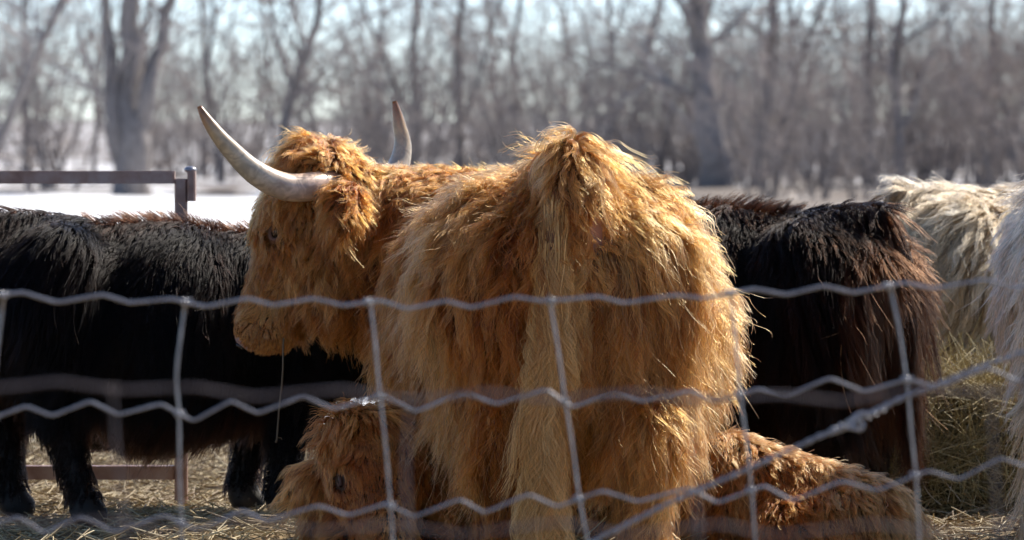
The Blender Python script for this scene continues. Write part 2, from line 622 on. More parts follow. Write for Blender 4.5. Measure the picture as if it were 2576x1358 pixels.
def coat_spec(base_len=0.10, len_scale=1.0, loft=0.012, curl=0.006, clump=0.8, tint_amt=0.35, head=None, seed=3, extra=None, lift=0.3, wave_len=0.07, clear=(), mess=1.0):
    wob = Wob(0.35, seed); wob_s = Wob(0.12, seed + 9)
    f = head
    LEN = dict(body=1.0, rump=1.35, thigh=1.45, leg=0.8, shin=0.35, hoof=0.0, neck=0.85, throat=0.6, skull=0.50, face=0.26, muzzle=0.12, jaw=0.28, ear=0.75, poll=0.66, shoulder=1.1)
    LIFT = dict(poll=0.34, skull=0.12, face=0.08, muzzle=0.15, ear=0.25, jaw=0.14)

    def spec(p, n, tg):
        N = len(p)
        ln = np.array([LEN.get(t, 1.0) for t in tg]) * base_len * len_scale
        lf = np.array([LIFT.get(t, lift) for t in tg])
        top = np.clip(n[:, 2], 0, 1)
        bottom = np.clip(-n[:, 2], 0, 1)
        is_body = np.isin(tg, ['body', 'rump', 'thigh', 'shoulder', 'neck', 'leg', 'shin', 'throat'])
        ln = np.where(is_body, ln * (1 - 0.42 * top ** 2), ln)
        lf = np.where(is_body, lf + 0.09 * top ** 2, lf)
        # direction: away from the spine, backwards, down
        sx = np.tanh(p[:, 0] * 14)
        g = np.stack([sx * top * 0.8, -0.28 - 0.35 * top, -1.0 * np.ones(N)], 1)
        g[:, 2] = -1.0
        ish = np.isin(tg, ['skull', 'face', 'muzzle', 'jaw', 'poll', 'ear'])
        if f is not None:
            ax = np.asarray(f['a'])[None, :]
            gh = ax * 0.8 + np.array([0, 0, -0.8])[None, :]
            sd = np.asarray(f['s'])[None, :]
            side = np.sign(((p - np.asarray(f['P'])) * sd).sum(1))[:, None]
            gp = ax * 0.8 + np.asarray(f['u'])[None, :] * 0.4 + sd * side * 0.35 + np.array([0, 0, -0.2])
            ge = sd * side * 0.35 + np.array([0, 0, -1.0])
            g = np.where(ish[:, None], gh, g)
            g = np.where((tg == 'poll')[:, None], gp, g)
            g = np.where((tg == 'ear')[:, None], ge, g)
        g = g - (g * n).sum(1)[:, None] * n
        g = nrm(g + 1e-4)
        dens = np.where(tg == 'hoof', 0.02, 1.0) * np.where(np.isin(tg, ['shin']), 0.8, 1.0)
        dens = dens * np.where(ish, 1.5, 1.0) * np.where(tg == 'muzzle', 1.7, 1.0)
        tint = np.clip(0.5 * tint_amt + 0.5 * tint_amt * wob(p)[:, 0] + 0.4 * tint_amt * wob_s(p)[:, 1], 0, 1)
        out = dict(length=np.maximum(ln, 0.008), groom=g, lift=lf, density=dens, tint=tint,
                   curl=np.full(N, curl) * np.minimum(1, ln / 0.08), clump=np.full(N, clump) * np.minimum(1, ln / 0.08) ** 2,
                   loft=np.full(N, loft) * np.minimum(1, ln / 0.08), droop=np.full(N, 0.16), wave_len=np.full(N, wave_len), mess=np.full(N, mess))
        if extra is not None:
            extra(out, p, n, tg)
        cl = list(clear)
        if f is not None:
            for sg in (-1, 1):
                cl.append((f['q'](0.165, 0.03, 0.118 * sg), 0.037 * f['sc']))
        for (c, rad) in cl:
            dd = np.linalg.norm(p - np.asarray(c), axis=1)
            out['density'] = np.where(dd < rad, 0.0, out['density'])
            out['length'] = np.where(dd < rad * 2.2, out['length'] * np.clip(dd / (rad * 2.2), 0.25, 1), out['length'])
        return out
    return spec


# ------------------------------------------------------------------ cattle
def head_prims(P, a, u, sc=1.0, ears=True, ear_drop=0.35):
    """head with its poll at P, face running along a, forehead facing u"""
    P = np.asarray(P, float); a = np.asarray(a, float); a = a / np.linalg.norm(a)
    u = np.asarray(u, float); u = u - (u @ a) * a; u = u / np.linalg.norm(u)
    s = np.cross(u, a)
    q = lambda x, y, z: tuple(P + sc * (a * x + u * y + s * z))
    pr = []
    c = lambda t, A, ra, B, rb, k=0.06: pr.append((t, A, ra * sc, B, rb * sc, k * sc))
    c('skull', q(0.0, 0, 0), 0.115, q(0.16, 0.0, 0), 0.11)
    c('poll', q(-0.025, 0.03, -0.07), 0.08, q(-0.025, 0.03, 0.07), 0.08)
    c('face', q(0.15, 0.01, 0), 0.10, q(0.43, 0.005, 0), 0.066)
    c('skull', q(0.13, 0.02, -0.06), 0.075, q(0.13, 0.02, 0.06), 0.075)
    c('muzzle', q(0.485, -0.005, -0.035), 0.053, q(0.485, -0.005, 0.035), 0.053, 0.045)
    c('muzzle', q(0.455, -0.055, -0.02), 0.043, q(0.455, -0.055, 0.02), 0.043, 0.045)
    c('jaw', q(0.12, -0.10, 0), 0.095, q(0.42, -0.055, 0), 0.047)
    c('jaw', q(0.12, -0.06, -0.05), 0.08, q(0.12, -0.06, 0.05), 0.08)
    if ears:
        for sg in (-1, 1):
            b0 = q(-0.02, -0.075, 0.085 * sg)
            b1 = q(-0.01, -0.10 - 0.05 * ear_drop, 0.18 * sg)
            b2 = q(0.02, -0.12 - 0.07 * ear_drop, 0.235 * sg)
            c('ear', b0, 0.028, b1, 0.042, 0.025)
            c('ear', b1, 0.042, b2, 0.018, 0.02)
    return pr, dict(P=P, a=a, u=u, s=s, q=q, sc=sc)


def cow_prims(leg=None, barrel=1.0, bz=0.0, slope=0.0):
    """standing adult, facing +Y, feet on z = 0"""
    leg = leg or {}
    pr = []
    c = lambda t, A, ra, B, rb, k=0.12: pr.append((t, A, ra, B, rb, k))
    bw = barrel
    sl = lambda y: bz - slope * (y + 0.5)
    c('body', (0, -0.42, 0.76), 0.27, (0, 0.0, 0.74 + sl(0)), 0.34 * bw)
    c('body', (0, 0.0, 0.74 + sl(0)), 0.34 * bw, (0, 0.42, 0.76 + sl(0.42)), 0.31)
    c('body', (-0.09 * bw, 0.0, 0.69), 0.32, (0.09 * bw, 0.0, 0.69), 0.32)
    c('body', (0, -0.5, 1.03), 0.06, (0, 0.46, 1.0 + sl(0.46)), 0.08, 0.12)
    c('rump', (-0.20, -0.40, 0.955), 0.11, (0.20, -0.40, 0.955), 0.11)
    c('rump', (-0.09, -0.60, 0.90), 0.10, (0.09, -0.60, 0.90), 0.10)
    c('rump', (0, -0.5, 1.05), 0.06, (0, -0.63, 1.09), 0.05, 0.07)
    for nm, sg in (('hl', -1), ('hr', 1)):
        dx, dy = leg.get(nm, (0, 0))
        x = 0.19 * sg
        c('thigh', (x, -0.46, 0.80), 0.19, (x + dx * 0.4, -0.47 + dy * 0.4, 0.56), 0.125)
        c('leg', (x + dx * 0.4, -0.47 + dy * 0.4, 0.56), 0.11, (x + dx * 0.7, -0.60 + dy * 0.7, 0.43), 0.068, 0.06)
        c('shin', (x + dx * 0.7, -0.60 + dy * 0.7, 0.43), 0.065, (x + dx, -0.58 + dy, 0.11), 0.046, 0.04)
        c('hoof', (x + dx, -0.57 + dy, 0.07), 0.058, (x + dx, -0.54 + dy, 0.052), 0.052, 0.03)
    for nm, sg in (('fl', -1), ('fr', 1)):
        dx, dy = leg.get(nm, (0, 0))
        x = 0.185 * sg
        c('shoulder', (x, 0.40, 0.82), 0.17, (x + dx * 0.3, 0.45 + dy * 0.3, 0.60), 0.11)
        c('leg', (x + dx * 0.3, 0.45 + dy * 0.3, 0.60), 0.10, (x + dx * 0.65, 0.47 + dy * 0.65, 0.36), 0.066, 0.06)
        c('shin', (x + dx * 0.65, 0.47 + dy * 0.65, 0.36), 0.064, (x + dx, 0.46 + dy, 0.11), 0.047, 0.04)
        c('hoof', (x + dx, 0.47 + dy, 0.07), 0.058, (x + dx, 0.50 + dy, 0.052), 0.052, 0.03)
    return pr


def loft(name, pts, radii, mat, parent, sides=18, sub=5, attr=True):
    """a smooth tapering horn or tail through the given points"""
    P = np.array([tuple(p) for p in pts], float); R = np.array(radii, float)
    n = len(P)
    out, rr = [], []
    for i in range(n - 1):
        p0, p1, p2, p3 = P[max(i - 1, 0)], P[i], P[i + 1], P[min(i + 2, n - 1)]
        for j in range(sub):
            t = j / sub
            out.append(0.5 * ((2 * p1) + (-p0 + p2) * t + (2 * p0 - 5 * p1 + 4 * p2 - p3) * t * t + (-p0 + 3 * p1 - 3 * p2 + p3) * t ** 3))
            rr.append(R[i] + (R[i + 1] - R[i]) * t)
    out.append(P[-1]); rr.append(R[-1])
    mb = MB().tube(out, rr, sides)
    o = mb.build(name, mat, parent)
    if attr:
        k = len(out)
        set_attr(o.data, 'along', np.repeat(np.linspace(0, 1, k), sides))
    return o, out


def blob(name, c, rad, mat, parent, squash=(1, 1, 1), rot=None, seg=16, rings=10):
    v, f = [], []
    for i in range(rings + 1):
        th = math.pi * i / rings
        for k in range(seg):
            ph = 2 * math.pi * k / seg
            d = Vector((math.sin(th) * math.cos(ph) * squash[0], math.sin(th) * math.sin(ph) * squash[1], math.cos(th) * squash[2])) * rad
            if rot is not None:
                d = rot @ d
            v.append(Vector(c) + d)
    for i in range(rings):
        for k in range(seg):
            k2 = (k + 1) % seg
            f.append((i * seg + k, (i + 1) * seg + k, (i + 1) * seg + k2, i * seg + k2))
    return link(name, mesh(name, v, f), mat, parent)


def frame_rot(a, u, s):
    return Matrix((Vector(s), Vector(a), Vector(u))).transposed()


def eyes(root, f, size=0.023):
    for sg in (-1, 1):
        q = f['q']
        c = Vector(q(0.165, 0.03, 0.124 * sg))
        rot = frame_rot(f['a'], f['u'], f['s'])
        e = blob('eye', c, size * f['sc'], M['eye'], root)
        v = []
        # an almond ring of lid skin round the eyeball
        mb = MB()
        out = Vector(f['s']) * sg
        ring = []
        for k in range(13):
            an = 2 * math.pi * k / 12
            ring.append(c + out * size * 0.62 * f['sc'] + (Vector(f['a']) * math.cos(an) * 1.12 + Vector(f['u']) * math.sin(an) * 0.78) * size * f['sc'])
        mb.tube(ring, 0.0065 * f['sc'], 6, cap=False)
        mb.build('eyelid', M['lid'], root)


def make_animal(name, label, cat, group, loc, rz, scale, prims, headf, spec, skin, fur, n_guides, n_hairs,
                seed=1, step=0.022, K=9, r0=0.0011, r1=0.0003, bare=None):
    root = empty(name, loc, rz)
    root.scale = (scale,) * 3
    tag(root, label, cat, group)
    body = Body(prims)
    verts, faces = body.mesh(name, step)
    me = np_mesh('body', verts, faces)
    b = np.zeros(len(verts))
    if bare is not None:
        for (c, rad) in bare:
            b = np.maximum(b, np.clip(1.6 - 1.6 * np.linalg.norm(verts - np.asarray(c), axis=1) / rad, 0, 1))
    set_attr(me, 'bare', b)
    link('body', me, skin, root)
    Mw = Matrix.Translation(Vector(loc)) @ Matrix.Rotation(rz, 4, 'Z') @ Matrix.Scale(scale, 4)
    cl = np.array(Mw.inverted() @ cam.location)
    H, tint = grow(body, verts, faces, spec, n_guides, n_hairs, cl, seed, K)
    o = curves_object('fur', H, r0 / scale, r1 / scale, fur, root, tint)
    print('%-22s verts %6d  %.1fs' % (name, len(verts), time.time() - T0))
    return root, body, Mw


def to_local(Mw, p):
    return Mw.inverted() @ Vector(p)


def dir_local(rz, d):
    return Matrix.Rotation(-rz, 3, 'Z') @ Vector(d)


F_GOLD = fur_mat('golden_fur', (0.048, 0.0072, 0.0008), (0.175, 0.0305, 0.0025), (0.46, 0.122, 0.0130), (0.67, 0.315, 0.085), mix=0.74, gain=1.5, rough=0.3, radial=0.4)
F_TAIL = fur_mat('tail_hair', (0.12, 0.030, 0.004), (0.27, 0.085, 0.014), (0.46, 0.20, 0.048), (0.70, 0.42, 0.16), gain=1.3)
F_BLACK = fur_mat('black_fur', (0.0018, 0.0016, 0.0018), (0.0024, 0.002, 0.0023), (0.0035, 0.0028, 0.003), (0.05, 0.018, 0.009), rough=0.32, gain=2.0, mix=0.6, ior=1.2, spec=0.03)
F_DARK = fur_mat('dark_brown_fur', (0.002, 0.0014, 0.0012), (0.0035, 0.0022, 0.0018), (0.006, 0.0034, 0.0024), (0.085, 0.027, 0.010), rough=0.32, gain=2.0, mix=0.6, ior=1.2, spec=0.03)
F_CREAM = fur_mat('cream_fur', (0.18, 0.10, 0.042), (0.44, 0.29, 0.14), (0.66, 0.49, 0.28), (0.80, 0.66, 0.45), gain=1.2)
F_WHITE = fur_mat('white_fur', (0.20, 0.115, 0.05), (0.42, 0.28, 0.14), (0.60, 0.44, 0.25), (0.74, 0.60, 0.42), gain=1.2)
F_GINGER = fur_mat('ginger_fur', (0.07, 0.011, 0.0013), (0.20, 0.036, 0.0042), (0.42, 0.115, 0.017), (0.58, 0.26, 0.07), mix=0.62, gain=1.7)
F_TAWNY = fur_mat('tawny_fur', (0.06, 0.010, 0.0012), (0.19, 0.040, 0.005), (0.44, 0.135, 0.020), (0.66, 0.36, 0.12), mix=0.66, gain=1.5)
S_GOLD = skin_mat('golden_hide', (0.11, 0.04, 0.012), (0.50, 0.25, 0.19))
S_BLACK = skin_mat('black_hide', (0.008, 0.007, 0.007))
S_DARK = skin_mat('dark_brown_hide', (0.014, 0.009, 0.008))
S_CREAM = skin_mat('cream_hide', (0.34, 0.25, 0.16))
S_WHITE = skin_mat('white_hide', (0.42, 0.35, 0.28))
S_GINGER = skin_mat('ginger_hide', (0.05, 0.018, 0.006))


# ================================================================== the setting
# ground
def grid_sheet(name, x0, x1, y0, y1, nx, ny, zf, mat, label=None, power=1.0):
    xs = np.linspace(x0, x1, nx)
    ys = y0 + (y1 - y0) * np.linspace(0, 1, ny) ** power
    X, Y = np.meshgrid(xs, ys, indexing='ij')
    Z = zf(X, Y)
    v = np.stack([X, Y, Z], -1).reshape(-1, 3)
    i, j = np.meshgrid(np.arange(nx - 1), np.arange(ny - 1), indexing='ij')
    a = (i * ny + j).ravel()
    f = np.stack([a, a + ny, a + ny + 1, a + 1], 1)
    o = link(name, np_mesh(name, v, f), mat)
    o['kind'] = 'structure'
    return o


wg = Wob(1.1, 21); wg2 = Wob(0.35, 22)


def ground_z(X, Y):
    p = np.stack([X.ravel(), Y.ravel(), np.zeros(X.size)], 1)
    near = np.clip((26 - np.abs(p[:, 1] - 8)) / 10, 0, 1)
    z = near * (0.018 * wg(p)[:, 0] + 0.008 * wg2(p)[:, 1]) - 0.012
    return z.reshape(X.shape)


grid_sheet('ground', -7, 7, -1.0, 24.5, 150, 260, ground_z, M['ground'])
# the far land goes on to the horizon under the snow
far = link('field', mesh('field', [(-3000, -900, -0.35), (3000, -900, -0.35), (3000, 5000, -0.35), (-3000, 5000, -0.35)], [(0, 1, 2, 3)], False), M['ground'])  # unseen part behind the camera left free of snow to lower fill light
far['kind'] = 'structure'
ws = Wob(9.0, 31); ws2 = Wob(0.8, 33); ws3 = Wob(2.2, 34)


def snow_z(X, Y):
    p = np.stack([X.ravel(), Y.ravel(), np.zeros(X.size)], 1)
    edge = 17.4 + 0.5 * ws3(p)[:, 0] + 5.0 * np.clip(p[:, 0] / 1.0 + 0.2, 0, 1)
    rise = np.clip((p[:, 1] - edge) / 1.3, -0.5, 1)
    z = rise * 0.05 + np.clip((p[:, 1] - 18) / 10, 0, 1) * (0.05 * ws(p)[:, 0]) + np.clip(rise, 0, 1) * 0.02 * ws2(p)[:, 1] - 0.02
    return z.reshape(X.shape)


grid_sheet('snow_field', -40, 40, 16.4, 130, 200, 300, snow_z, M['snow'], power=2.2)
sf2 = link('snow_plain', mesh('snow_plain', [(-2600, 19, -0.20), (2600, 19, -0.20), (2600, 4500, -0.20), (-2600, 4500, -0.20)], [(0, 1, 2, 3)], False), M['snow'])
sf2['kind'] = 'structure'
M['litter'] = noise_mat('leaf_litter_and_snow', [(0.40, (0.12, 0.10, 0.085)), (0.50, (0.24, 0.21, 0.19)), (0.56, (0.70, 0.71, 0.74)), (1.0, (0.82, 0.83, 0.85))], scale=0.7, rough=0.9, detail=8)
grid_sheet('woodland_floor', -60, 60, 93, 330, 60, 60, lambda X, Y: 0.10 + 0.10 * np.sin(X * 0.4 + Y * 0.23) * np.cos(Y * 0.31) + np.clip((Y - 93) / 4, -1, 0) + np.clip((Y - 110) / 200, 0, 1) * 2.4 - 0.1 * (Y < 94), M['litter'])

# snow scraps left in the pen behind the black cow
def snow_patch(x, y, rx, ry, h, seed):
    r = np.random.default_rng(seed)
    v = [(0, 0, h)]; f = []
    rings, seg = 4, 16
    amp = r.uniform(0.7, 1.2, seg)
    for i in range(1, rings + 1):
        t = i / rings
        for k in range(seg):
            an = 2 * math.pi * k / seg
            v.append((math.cos(an) * rx * t * amp[k], math.sin(an) * ry * t * amp[k], h * (1 - t * t) - 0.03 * t + r.normal() * 0.006))
    for k in range(seg):
        f.append((0, 1 + k, 1 + (k + 1) % seg))
    for i in range(rings - 1):
        for k in range(seg):
            a = 1 + i * seg + k; b = 1 + i * seg + (k + 1) % seg
            f.append((a, a + seg, b + seg, b))
    o = link('snow', mesh('snow', v, f), M['snow'])
    o.location = (x, y, 0)
    o['kind'] = 'structure'
    return o


for i, (u, v, Y) in enumerate([(178, 1165, 16.4), (700, 1240, 14.9)]):
    p = at(u, v, Y)
    snow_patch(p.x, Y, (0.07, 0.06)[i], 0.12, 0.045, 40 + i)


# loose straw on the ground
def straw(n, x0, x1, y0, y1, seed, name, label, lmin=0.04, lmax=0.16, rad=0.0022, up=0.35):
    r = np.random.default_rng(seed)
    x = r.uniform(x0, x1, n); y = r.uniform(y0, y1, n)
    z = ground_z(x, y)
    an = r.uniform(0, 6.28, n); L = r.uniform(lmin, lmax, n)
    tilt = r.normal(size=n) * up * 0.5
    d = np.stack([np.cos(an) * np.cos(tilt), np.sin(an) * np.cos(tilt), np.abs(np.sin(tilt))], 1)
    bend = r.normal(size=(n, 3)) * 0.15
    K = 4
    P = np.empty((n, K, 3))
    for k in range(K):
        t = k / (K - 1)
        P[:, k] = np.stack([x, y, z + 0.004 + r.random(n) * 0.0], 1) + d * (L * t)[:, None] + bend * (L * t * (1 - t))[:, None]
        P[:, k, 2] += 0.01
    o = curves_object(name, P, rad, rad * 0.7, M['straw'], None)
    tag(o, label, 'straw')
    return o


straw(30000, -2.2, 2.0, 12.2, 18.5, 51, 'straw', 'trampled yellow straw littering the pen floor under the cattle')
print('ground %.1fs' % (time.time() - T0))

# ------------------------------------------------------------------ the wood behind the field
class TwigSet:
    """many thin three-sided twigs, vectorised"""
    def __init__(self):
        self.P = []; self.R = []

    def add(self, p0, p1, p2, r0, r1):
        self.P.append((p0, p1, p2)); self.R.append((r0, r1))

    def build(self, name, mat, parent):
        P = np.array(self.P, float)           # n,3,3
        R = np.array(self.R, float)
        n = len(P)
        d = nrm(P[:, 2] - P[:, 0])
        ref = np.where(np.abs(d[:, 2:3]) < 0.9, np.array([[0, 0, 1.0]]), np.array([[1.0, 0, 0]]))
        a = nrm(np.cross(d, ref)); b = np.cross(a, d)
        rr = np.stack([R[:, 0], R.mean(1), R[:, 1]], 1)
        V = np.empty((n, 3, 3, 3))
        for k in range(3):
            an = 2 * math.pi * k / 3
            o = a * math.cos(an) + b * math.sin(an)
            V[:, :, k, :] = P + o[:, None, :] * rr[:, :, None]
        V = V.reshape(-1, 3)
        base = (np.arange(n) * 9)[:, None]
        F = []
        for s in range(2):
            for k in range(3):
                k2 = (k + 1) % 3
                F.append(np.concatenate([base + s * 3 + k, base + s * 3 + k2, base + s * 3 + 3 + k2, base + s * 3 + 3 + k], 1))
        F = np.concatenate(F)
        return link(name, np_mesh(name, V, F, False), mat, parent)


def limb(r, p, d, L, r0, n=6, wander=0.12, lift=0.06):
    pts = [np.array(p, float)]
    d = np.array(d, float); d /= np.linalg.norm(d)
    for i in range(n):
        d = d + r.normal(size=3) * wander + np.array([0, 0, lift])
        d /= np.linalg.norm(d)
        pts.append(pts[-1] + d * L / n)
    return pts


def sprout(r, tw, wood, path, rads, depth, dens, twig_r, zmax=99):
    """hang side branches and twigs along a limb"""
    n = len(path)
    tot = sum(np.linalg.norm(path[i + 1] - path[i]) for i in range(n - 1))
    cnt = max(2, int(tot * dens))
    for _ in range(cnt):
        t = r.uniform(0.12, 1.0) * (n - 1)
        i = min(int(t), n - 2)
        p = path[i] + (path[i + 1] - path[i]) * (t - i)
        ax = path[i + 1] - path[i]; ax = ax / np.linalg.norm(ax)
        rd = r.normal(size=3); rd -= (rd @ ax) * ax; rd /= np.linalg.norm(rd)
        d = ax * r.uniform(0.15, 0.8) + rd * r.uniform(0.5, 1.0)
        rr = rads[i]
        if depth > 0:
            L = r.uniform(0.35, 0.75) * tot * (0.55 if depth > 1 else 0.6)
            L = max(0.5, min(L, 3.6))
            b = limb(r, p, d, L, rr * 0.5, 4, 0.22, 0.05)
            br = max(twig_r * 1.2, min(rr * 0.5, 0.05))
            rs = [br * (1 - 0.6 * k / 4) for k in range(5)]
            for k in range(0, 4, 2):
                tw.add(b[k], b[k + 1], b[k + 2], rs[k], rs[k + 2])
            sprout(r, tw, wood, b, rs, depth - 1, dens * 1.6 if depth > 1 else dens * 1.8, twig_r)
        else:
            L = r.uniform(0.25, 0.9)
            b = limb(r, p, d, L, 0.01, 2, 0.3, 0.03)
            tw.add(b[0], b[1], b[2], twig_r, twig_r * 0.55)


def make_tree(name, label, group, base, stems, seed, dens=2.2, twig_r=0.011, warm=False, depth=2, cat='tree'):
    """stems: list of (path points relative to base, radius at foot, radius at top)"""
    r = np.random.default_rng(seed)
    root = empty(name, base)
    tag(root, label, cat, group)
    mb = MB(); tw = TwigSet()
    for (pth, ra, rb) in stems:
        pth = [np.array(q, float) for q in pth]
        fine = []
        for i in range(len(pth) - 1):
            for j in range(3):
                q = pth[i] + (pth[i + 1] - pth[i]) * j / 3
                fine.append(q + (r.normal(size=3) * ra * 0.12 if (i or j) else 0))
        fine.append(pth[-1])
        n = len(fine)
        rs = [ra * (1 - k / (n - 1)) + rb * k / (n - 1) for k in range(n)]
        rs[0] *= 1.25
        mb.tube(fine, rs, 9)
        sprout(r, tw, mb, fine, rs, depth, dens, twig_r)
    mb.build('trunk', M['bark'], root)
    tw.build('crown', M['twig_warm'] if warm else M['twig'], root)
    return root


def copy_tree(o, loc, rz, sc, label=None):
    c = o.copy(); COL.objects.link(c)
    c.location = loc; c.rotation_euler = (0, 0, rz); c.scale = (sc,) * 3
    if label: c['label'] = label
    for ch in o.children:
        d = ch.copy(); COL.objects.link(d); d.parent = c
    return c


def px_path(pts, Y, extend=0.0):
    """picture points (from the foot up) to positions relative to the foot"""
    w = [at(u, v, Y) for (u, v) in pts]
    b = Vector((w[0].x, Y, 0))
    out = [tuple(q - b) for q in w]
    out[0] = (0, 0, -0.1)
    return b, out


TREES = [
    # label, distance, stems [(picture path from the foot up, foot radius, top radius)], seed, warm
    ('massive grey trunk splitting into three stems above the steel rail', 92,
     [([(335, 487), (335, 380), (330, 220), (328, 60), (320, -260), (330, -620)], 0.40, 0.10),
      ([(335, 480), (290, 330), (275, 160), (262, 0), (215, -300), (190, -560)], 0.20, 0.05),
      ([(340, 400), (375, 230), (400, 110), (425, 0), (500, -280), (540, -520)], 0.22, 0.05)], 101, False),
    ('thin dark tree leaning steeply at the far left', 88,
     [([(-60, 487), (-20, 370), (60, 200), (130, 60), (180, -60), (300, -360)], 0.12, 0.05),
      ([(130, 60), (160, 0), (165, -150), (150, -400)], 0.06, 0.03)], 102, False),
    ('slim crooked tree standing just behind the curved horn', 96,
     [([(705, 487), (706, 400), (730, 240), (775, 130), (800, 40), (820, -200), (850, -420)], 0.16, 0.05),
      ([(735, 220), (690, 90), (670, -100), (650, -300)], 0.07, 0.03)], 103, False),
    ('slender upright tree behind the far horn tip', 104,
     [([(1045, 487), (1050, 300), (1040, 120), (1060, -60), (1050, -400)], 0.13, 0.05),
      ([(1045, 330), (980, 180), (930, 60), (880, -120)], 0.07, 0.03)], 104, False),
    ('straight dark tree between the horns and the raised rump', 98,
     [([(1160, 487), (1158, 320), (1150, 150), (1165, 0), (1160, -380)], 0.14, 0.05),
      ([(1158, 330), (1210, 180), (1240, 60), (1300, -150)], 0.06, 0.03)], 105, False),
    ('pair of thin grey stems rising over the tail head', 110,
     [([(1310, 487), (1300, 300), (1290, 140), (1310, -20), (1290, -380)], 0.11, 0.04),
      ([(1560, 487), (1590, 340), (1625, 180), (1650, 40), (1700, -200)], 0.10, 0.04)], 106, False),
    ('broad straight trunk with a side limb, right of the golden rump', 90,
     [([(1800, 487), (1790, 350), (1768, 180), (1755, 40), (1740, -240), (1750, -620)], 0.36, 0.10),
      ([(1780, 270), (1700, 220), (1600, 180), (1500, 160), (1380, 100)], 0.075, 0.03),
      ([(1760, 110), (1720, 30), (1660, -80), (1560, -300)], 0.10, 0.04)], 107, False),
    ('forked brown tree over the dark brown back', 97,
     [([(1895, 487), (1925, 330), (1945, 160), (1940, 20), (1960, -300), (1950, -560)], 0.21, 0.06),
      ([(1905, 430), (1990, 270), (2020, 130), (2080, -20), (2150, -260)], 0.10, 0.04)], 108, False),
    ('straight brown tree left of a darker twin trunk', 95,
     [([(2195, 487), (2192, 330), (2185, 160), (2190, 0), (2185, -420)], 0.15, 0.06)], 109, True),
    ('slim near-black straight trunk above the cream coat', 93,
     [([(2262, 487), (2262, 330), (2255, 170), (2272, 30), (2265, -420)], 0.115, 0.06),
      ([(2262, 110), (2340, 60), (2400, 0), (2480, -120)], 0.05, 0.02)], 110, False),
    ('rusty twiggy tree in the top right corner', 99,
     [([(2480, 487), (2470, 300), (2500, 120), (2490, -50), (2520, -360)], 0.13, 0.05),
      ([(2475, 350), (2400, 200), (2380, 40), (2330, -150)], 0.07, 0.03)], 111, True),
    ('bent sapling at the left of the curved horn', 101,
     [([(560, 487), (545, 330), (520, 190), (540, 40), (500, -260)], 0.09, 0.03)], 112, False),
]
for (lab, Y, st, sd, warm) in TREES:
    b0 = None; stems = []
    for (pp, ra, rb) in st:
        w = [at(u, v, Y) for (u, v) in pp]
        if b0 is None:
            b0 = Vector((w[0].x, Y, 0.0))
        q = [tuple(x - b0) for x in w]
        if abs(w[0].z) < 0.35:
            q[0] = (q[0][0], 0, -0.15)
        rr = np.random.default_rng(sd)
        q = [(x[0], x[1] + rr.normal() * 0.25 * (i > 0), x[2]) for i, x in enumerate(q)]
        stems.append((q, ra, rb))
    make_tree('bare_tree', lab, 'tall bare trees of the wood', b0, stems, sd, dens=1.2, twig_r=0.010, warm=warm)

# understorey: bare many-stemmed shrubs, and the tree ranks behind
protos = []
for k in range(4):
    r = np.random.default_rng(200 + k)
    stems = []
    for j in range(7):
        an = r.uniform(0, 6.28)
        d = np.array([math.cos(an) * 0.32, math.sin(an) * 0.32, 1.0])
        H = r.uniform(3.0, 5.5)
        stems.append((limb(r, (math.cos(an) * 0.25, math.sin(an) * 0.25, -0.1), d, H, 0.04, 4, 0.13, 0.03), r.uniform(0.022, 0.05), 0.010))
    protos.append(make_tree('bare_shrub', 'bare many-stemmed shrub among the blurred trunks of the wood', 'bare shrubs in the wood',
                            (0, 0, 0), stems, 220 + k, dens=2.4, twig_r=0.0085, warm=k % 2 == 1, depth=1, cat='shrub'))
rank = []
for k in range(3):
    r = np.random.default_rng(300 + k)
    tr = limb(r, (0, 0, -0.1), (r.normal() * 0.05, 0, 1), 11, 0.13, 7, 0.05, 0.1)
    st = [(tr, r.uniform(0.06, 0.10), 0.02)]
    for j in range(4):
        i = r.integers(1, 4)
        an = r.uniform(0, 6.28)
        st.append((limb(r, tr[i], (math.cos(an) * 0.6, math.sin(an) * 0.6, 1.0), r.uniform(3, 6), 0.06, 4, 0.1, 0.05), 0.035, 0.014))
    rank.append(make_tree('background_tree', 'thin bare tree in the blurred rank deep in the wood', 'thin trees deep in the wood',
                          (0, 0, 0), st, 320 + k, dens=0.85, twig_r=0.011, warm=k == 1, depth=2))
r = np.random.default_rng(77)
used = [False] * 4
for i in range(118):
    Y = r.uniform(94, 128)
    halfw = 13.0 * Y / 95
    x = -halfw + 2 * halfw * ((i * 0.618034) % 1.0)
    k = i % 4
    if x < -3.5 * Y / 95 and r.random() < 0.5: continue
    if x < 4.0 * Y / 95 and r.random() < 0.1: continue
    if x > 5 and r.random() < 0.6: k = 1 if r.random() < 0.5 else 3
    if not used[k]:
        o = protos[k]; used[k] = True
        o.location = (x, Y, 0); o.scale = (1, 1, 1)
    else:
        copy_tree(protos[k], (x, Y, 0), r.uniform(0, 6.28), r.uniform(0.75, 1.15))
M['leaf_litter'] = noise_mat('leaf_litter', [(0.40, (0.10, 0.08, 0.065)), (0.56, (0.20, 0.17, 0.145)), (0.66, (0.34, 0.31, 0.29)), (0.70, (0.75, 0.76, 0.78))], scale=0.7, rough=0.9, detail=8)
grid_sheet('woodland_edge', 1.6, 34, 63, 97, 60, 50, lambda X, Y: 0.16 + 0.05 * np.sin(X * 0.9 + Y * 0.4) - 0.4 * np.clip((66 - Y) / 3.0, 0, 1) - 0.4 * np.clip((3.0 - X) / 1.4, 0, 1), M['leaf_litter'])
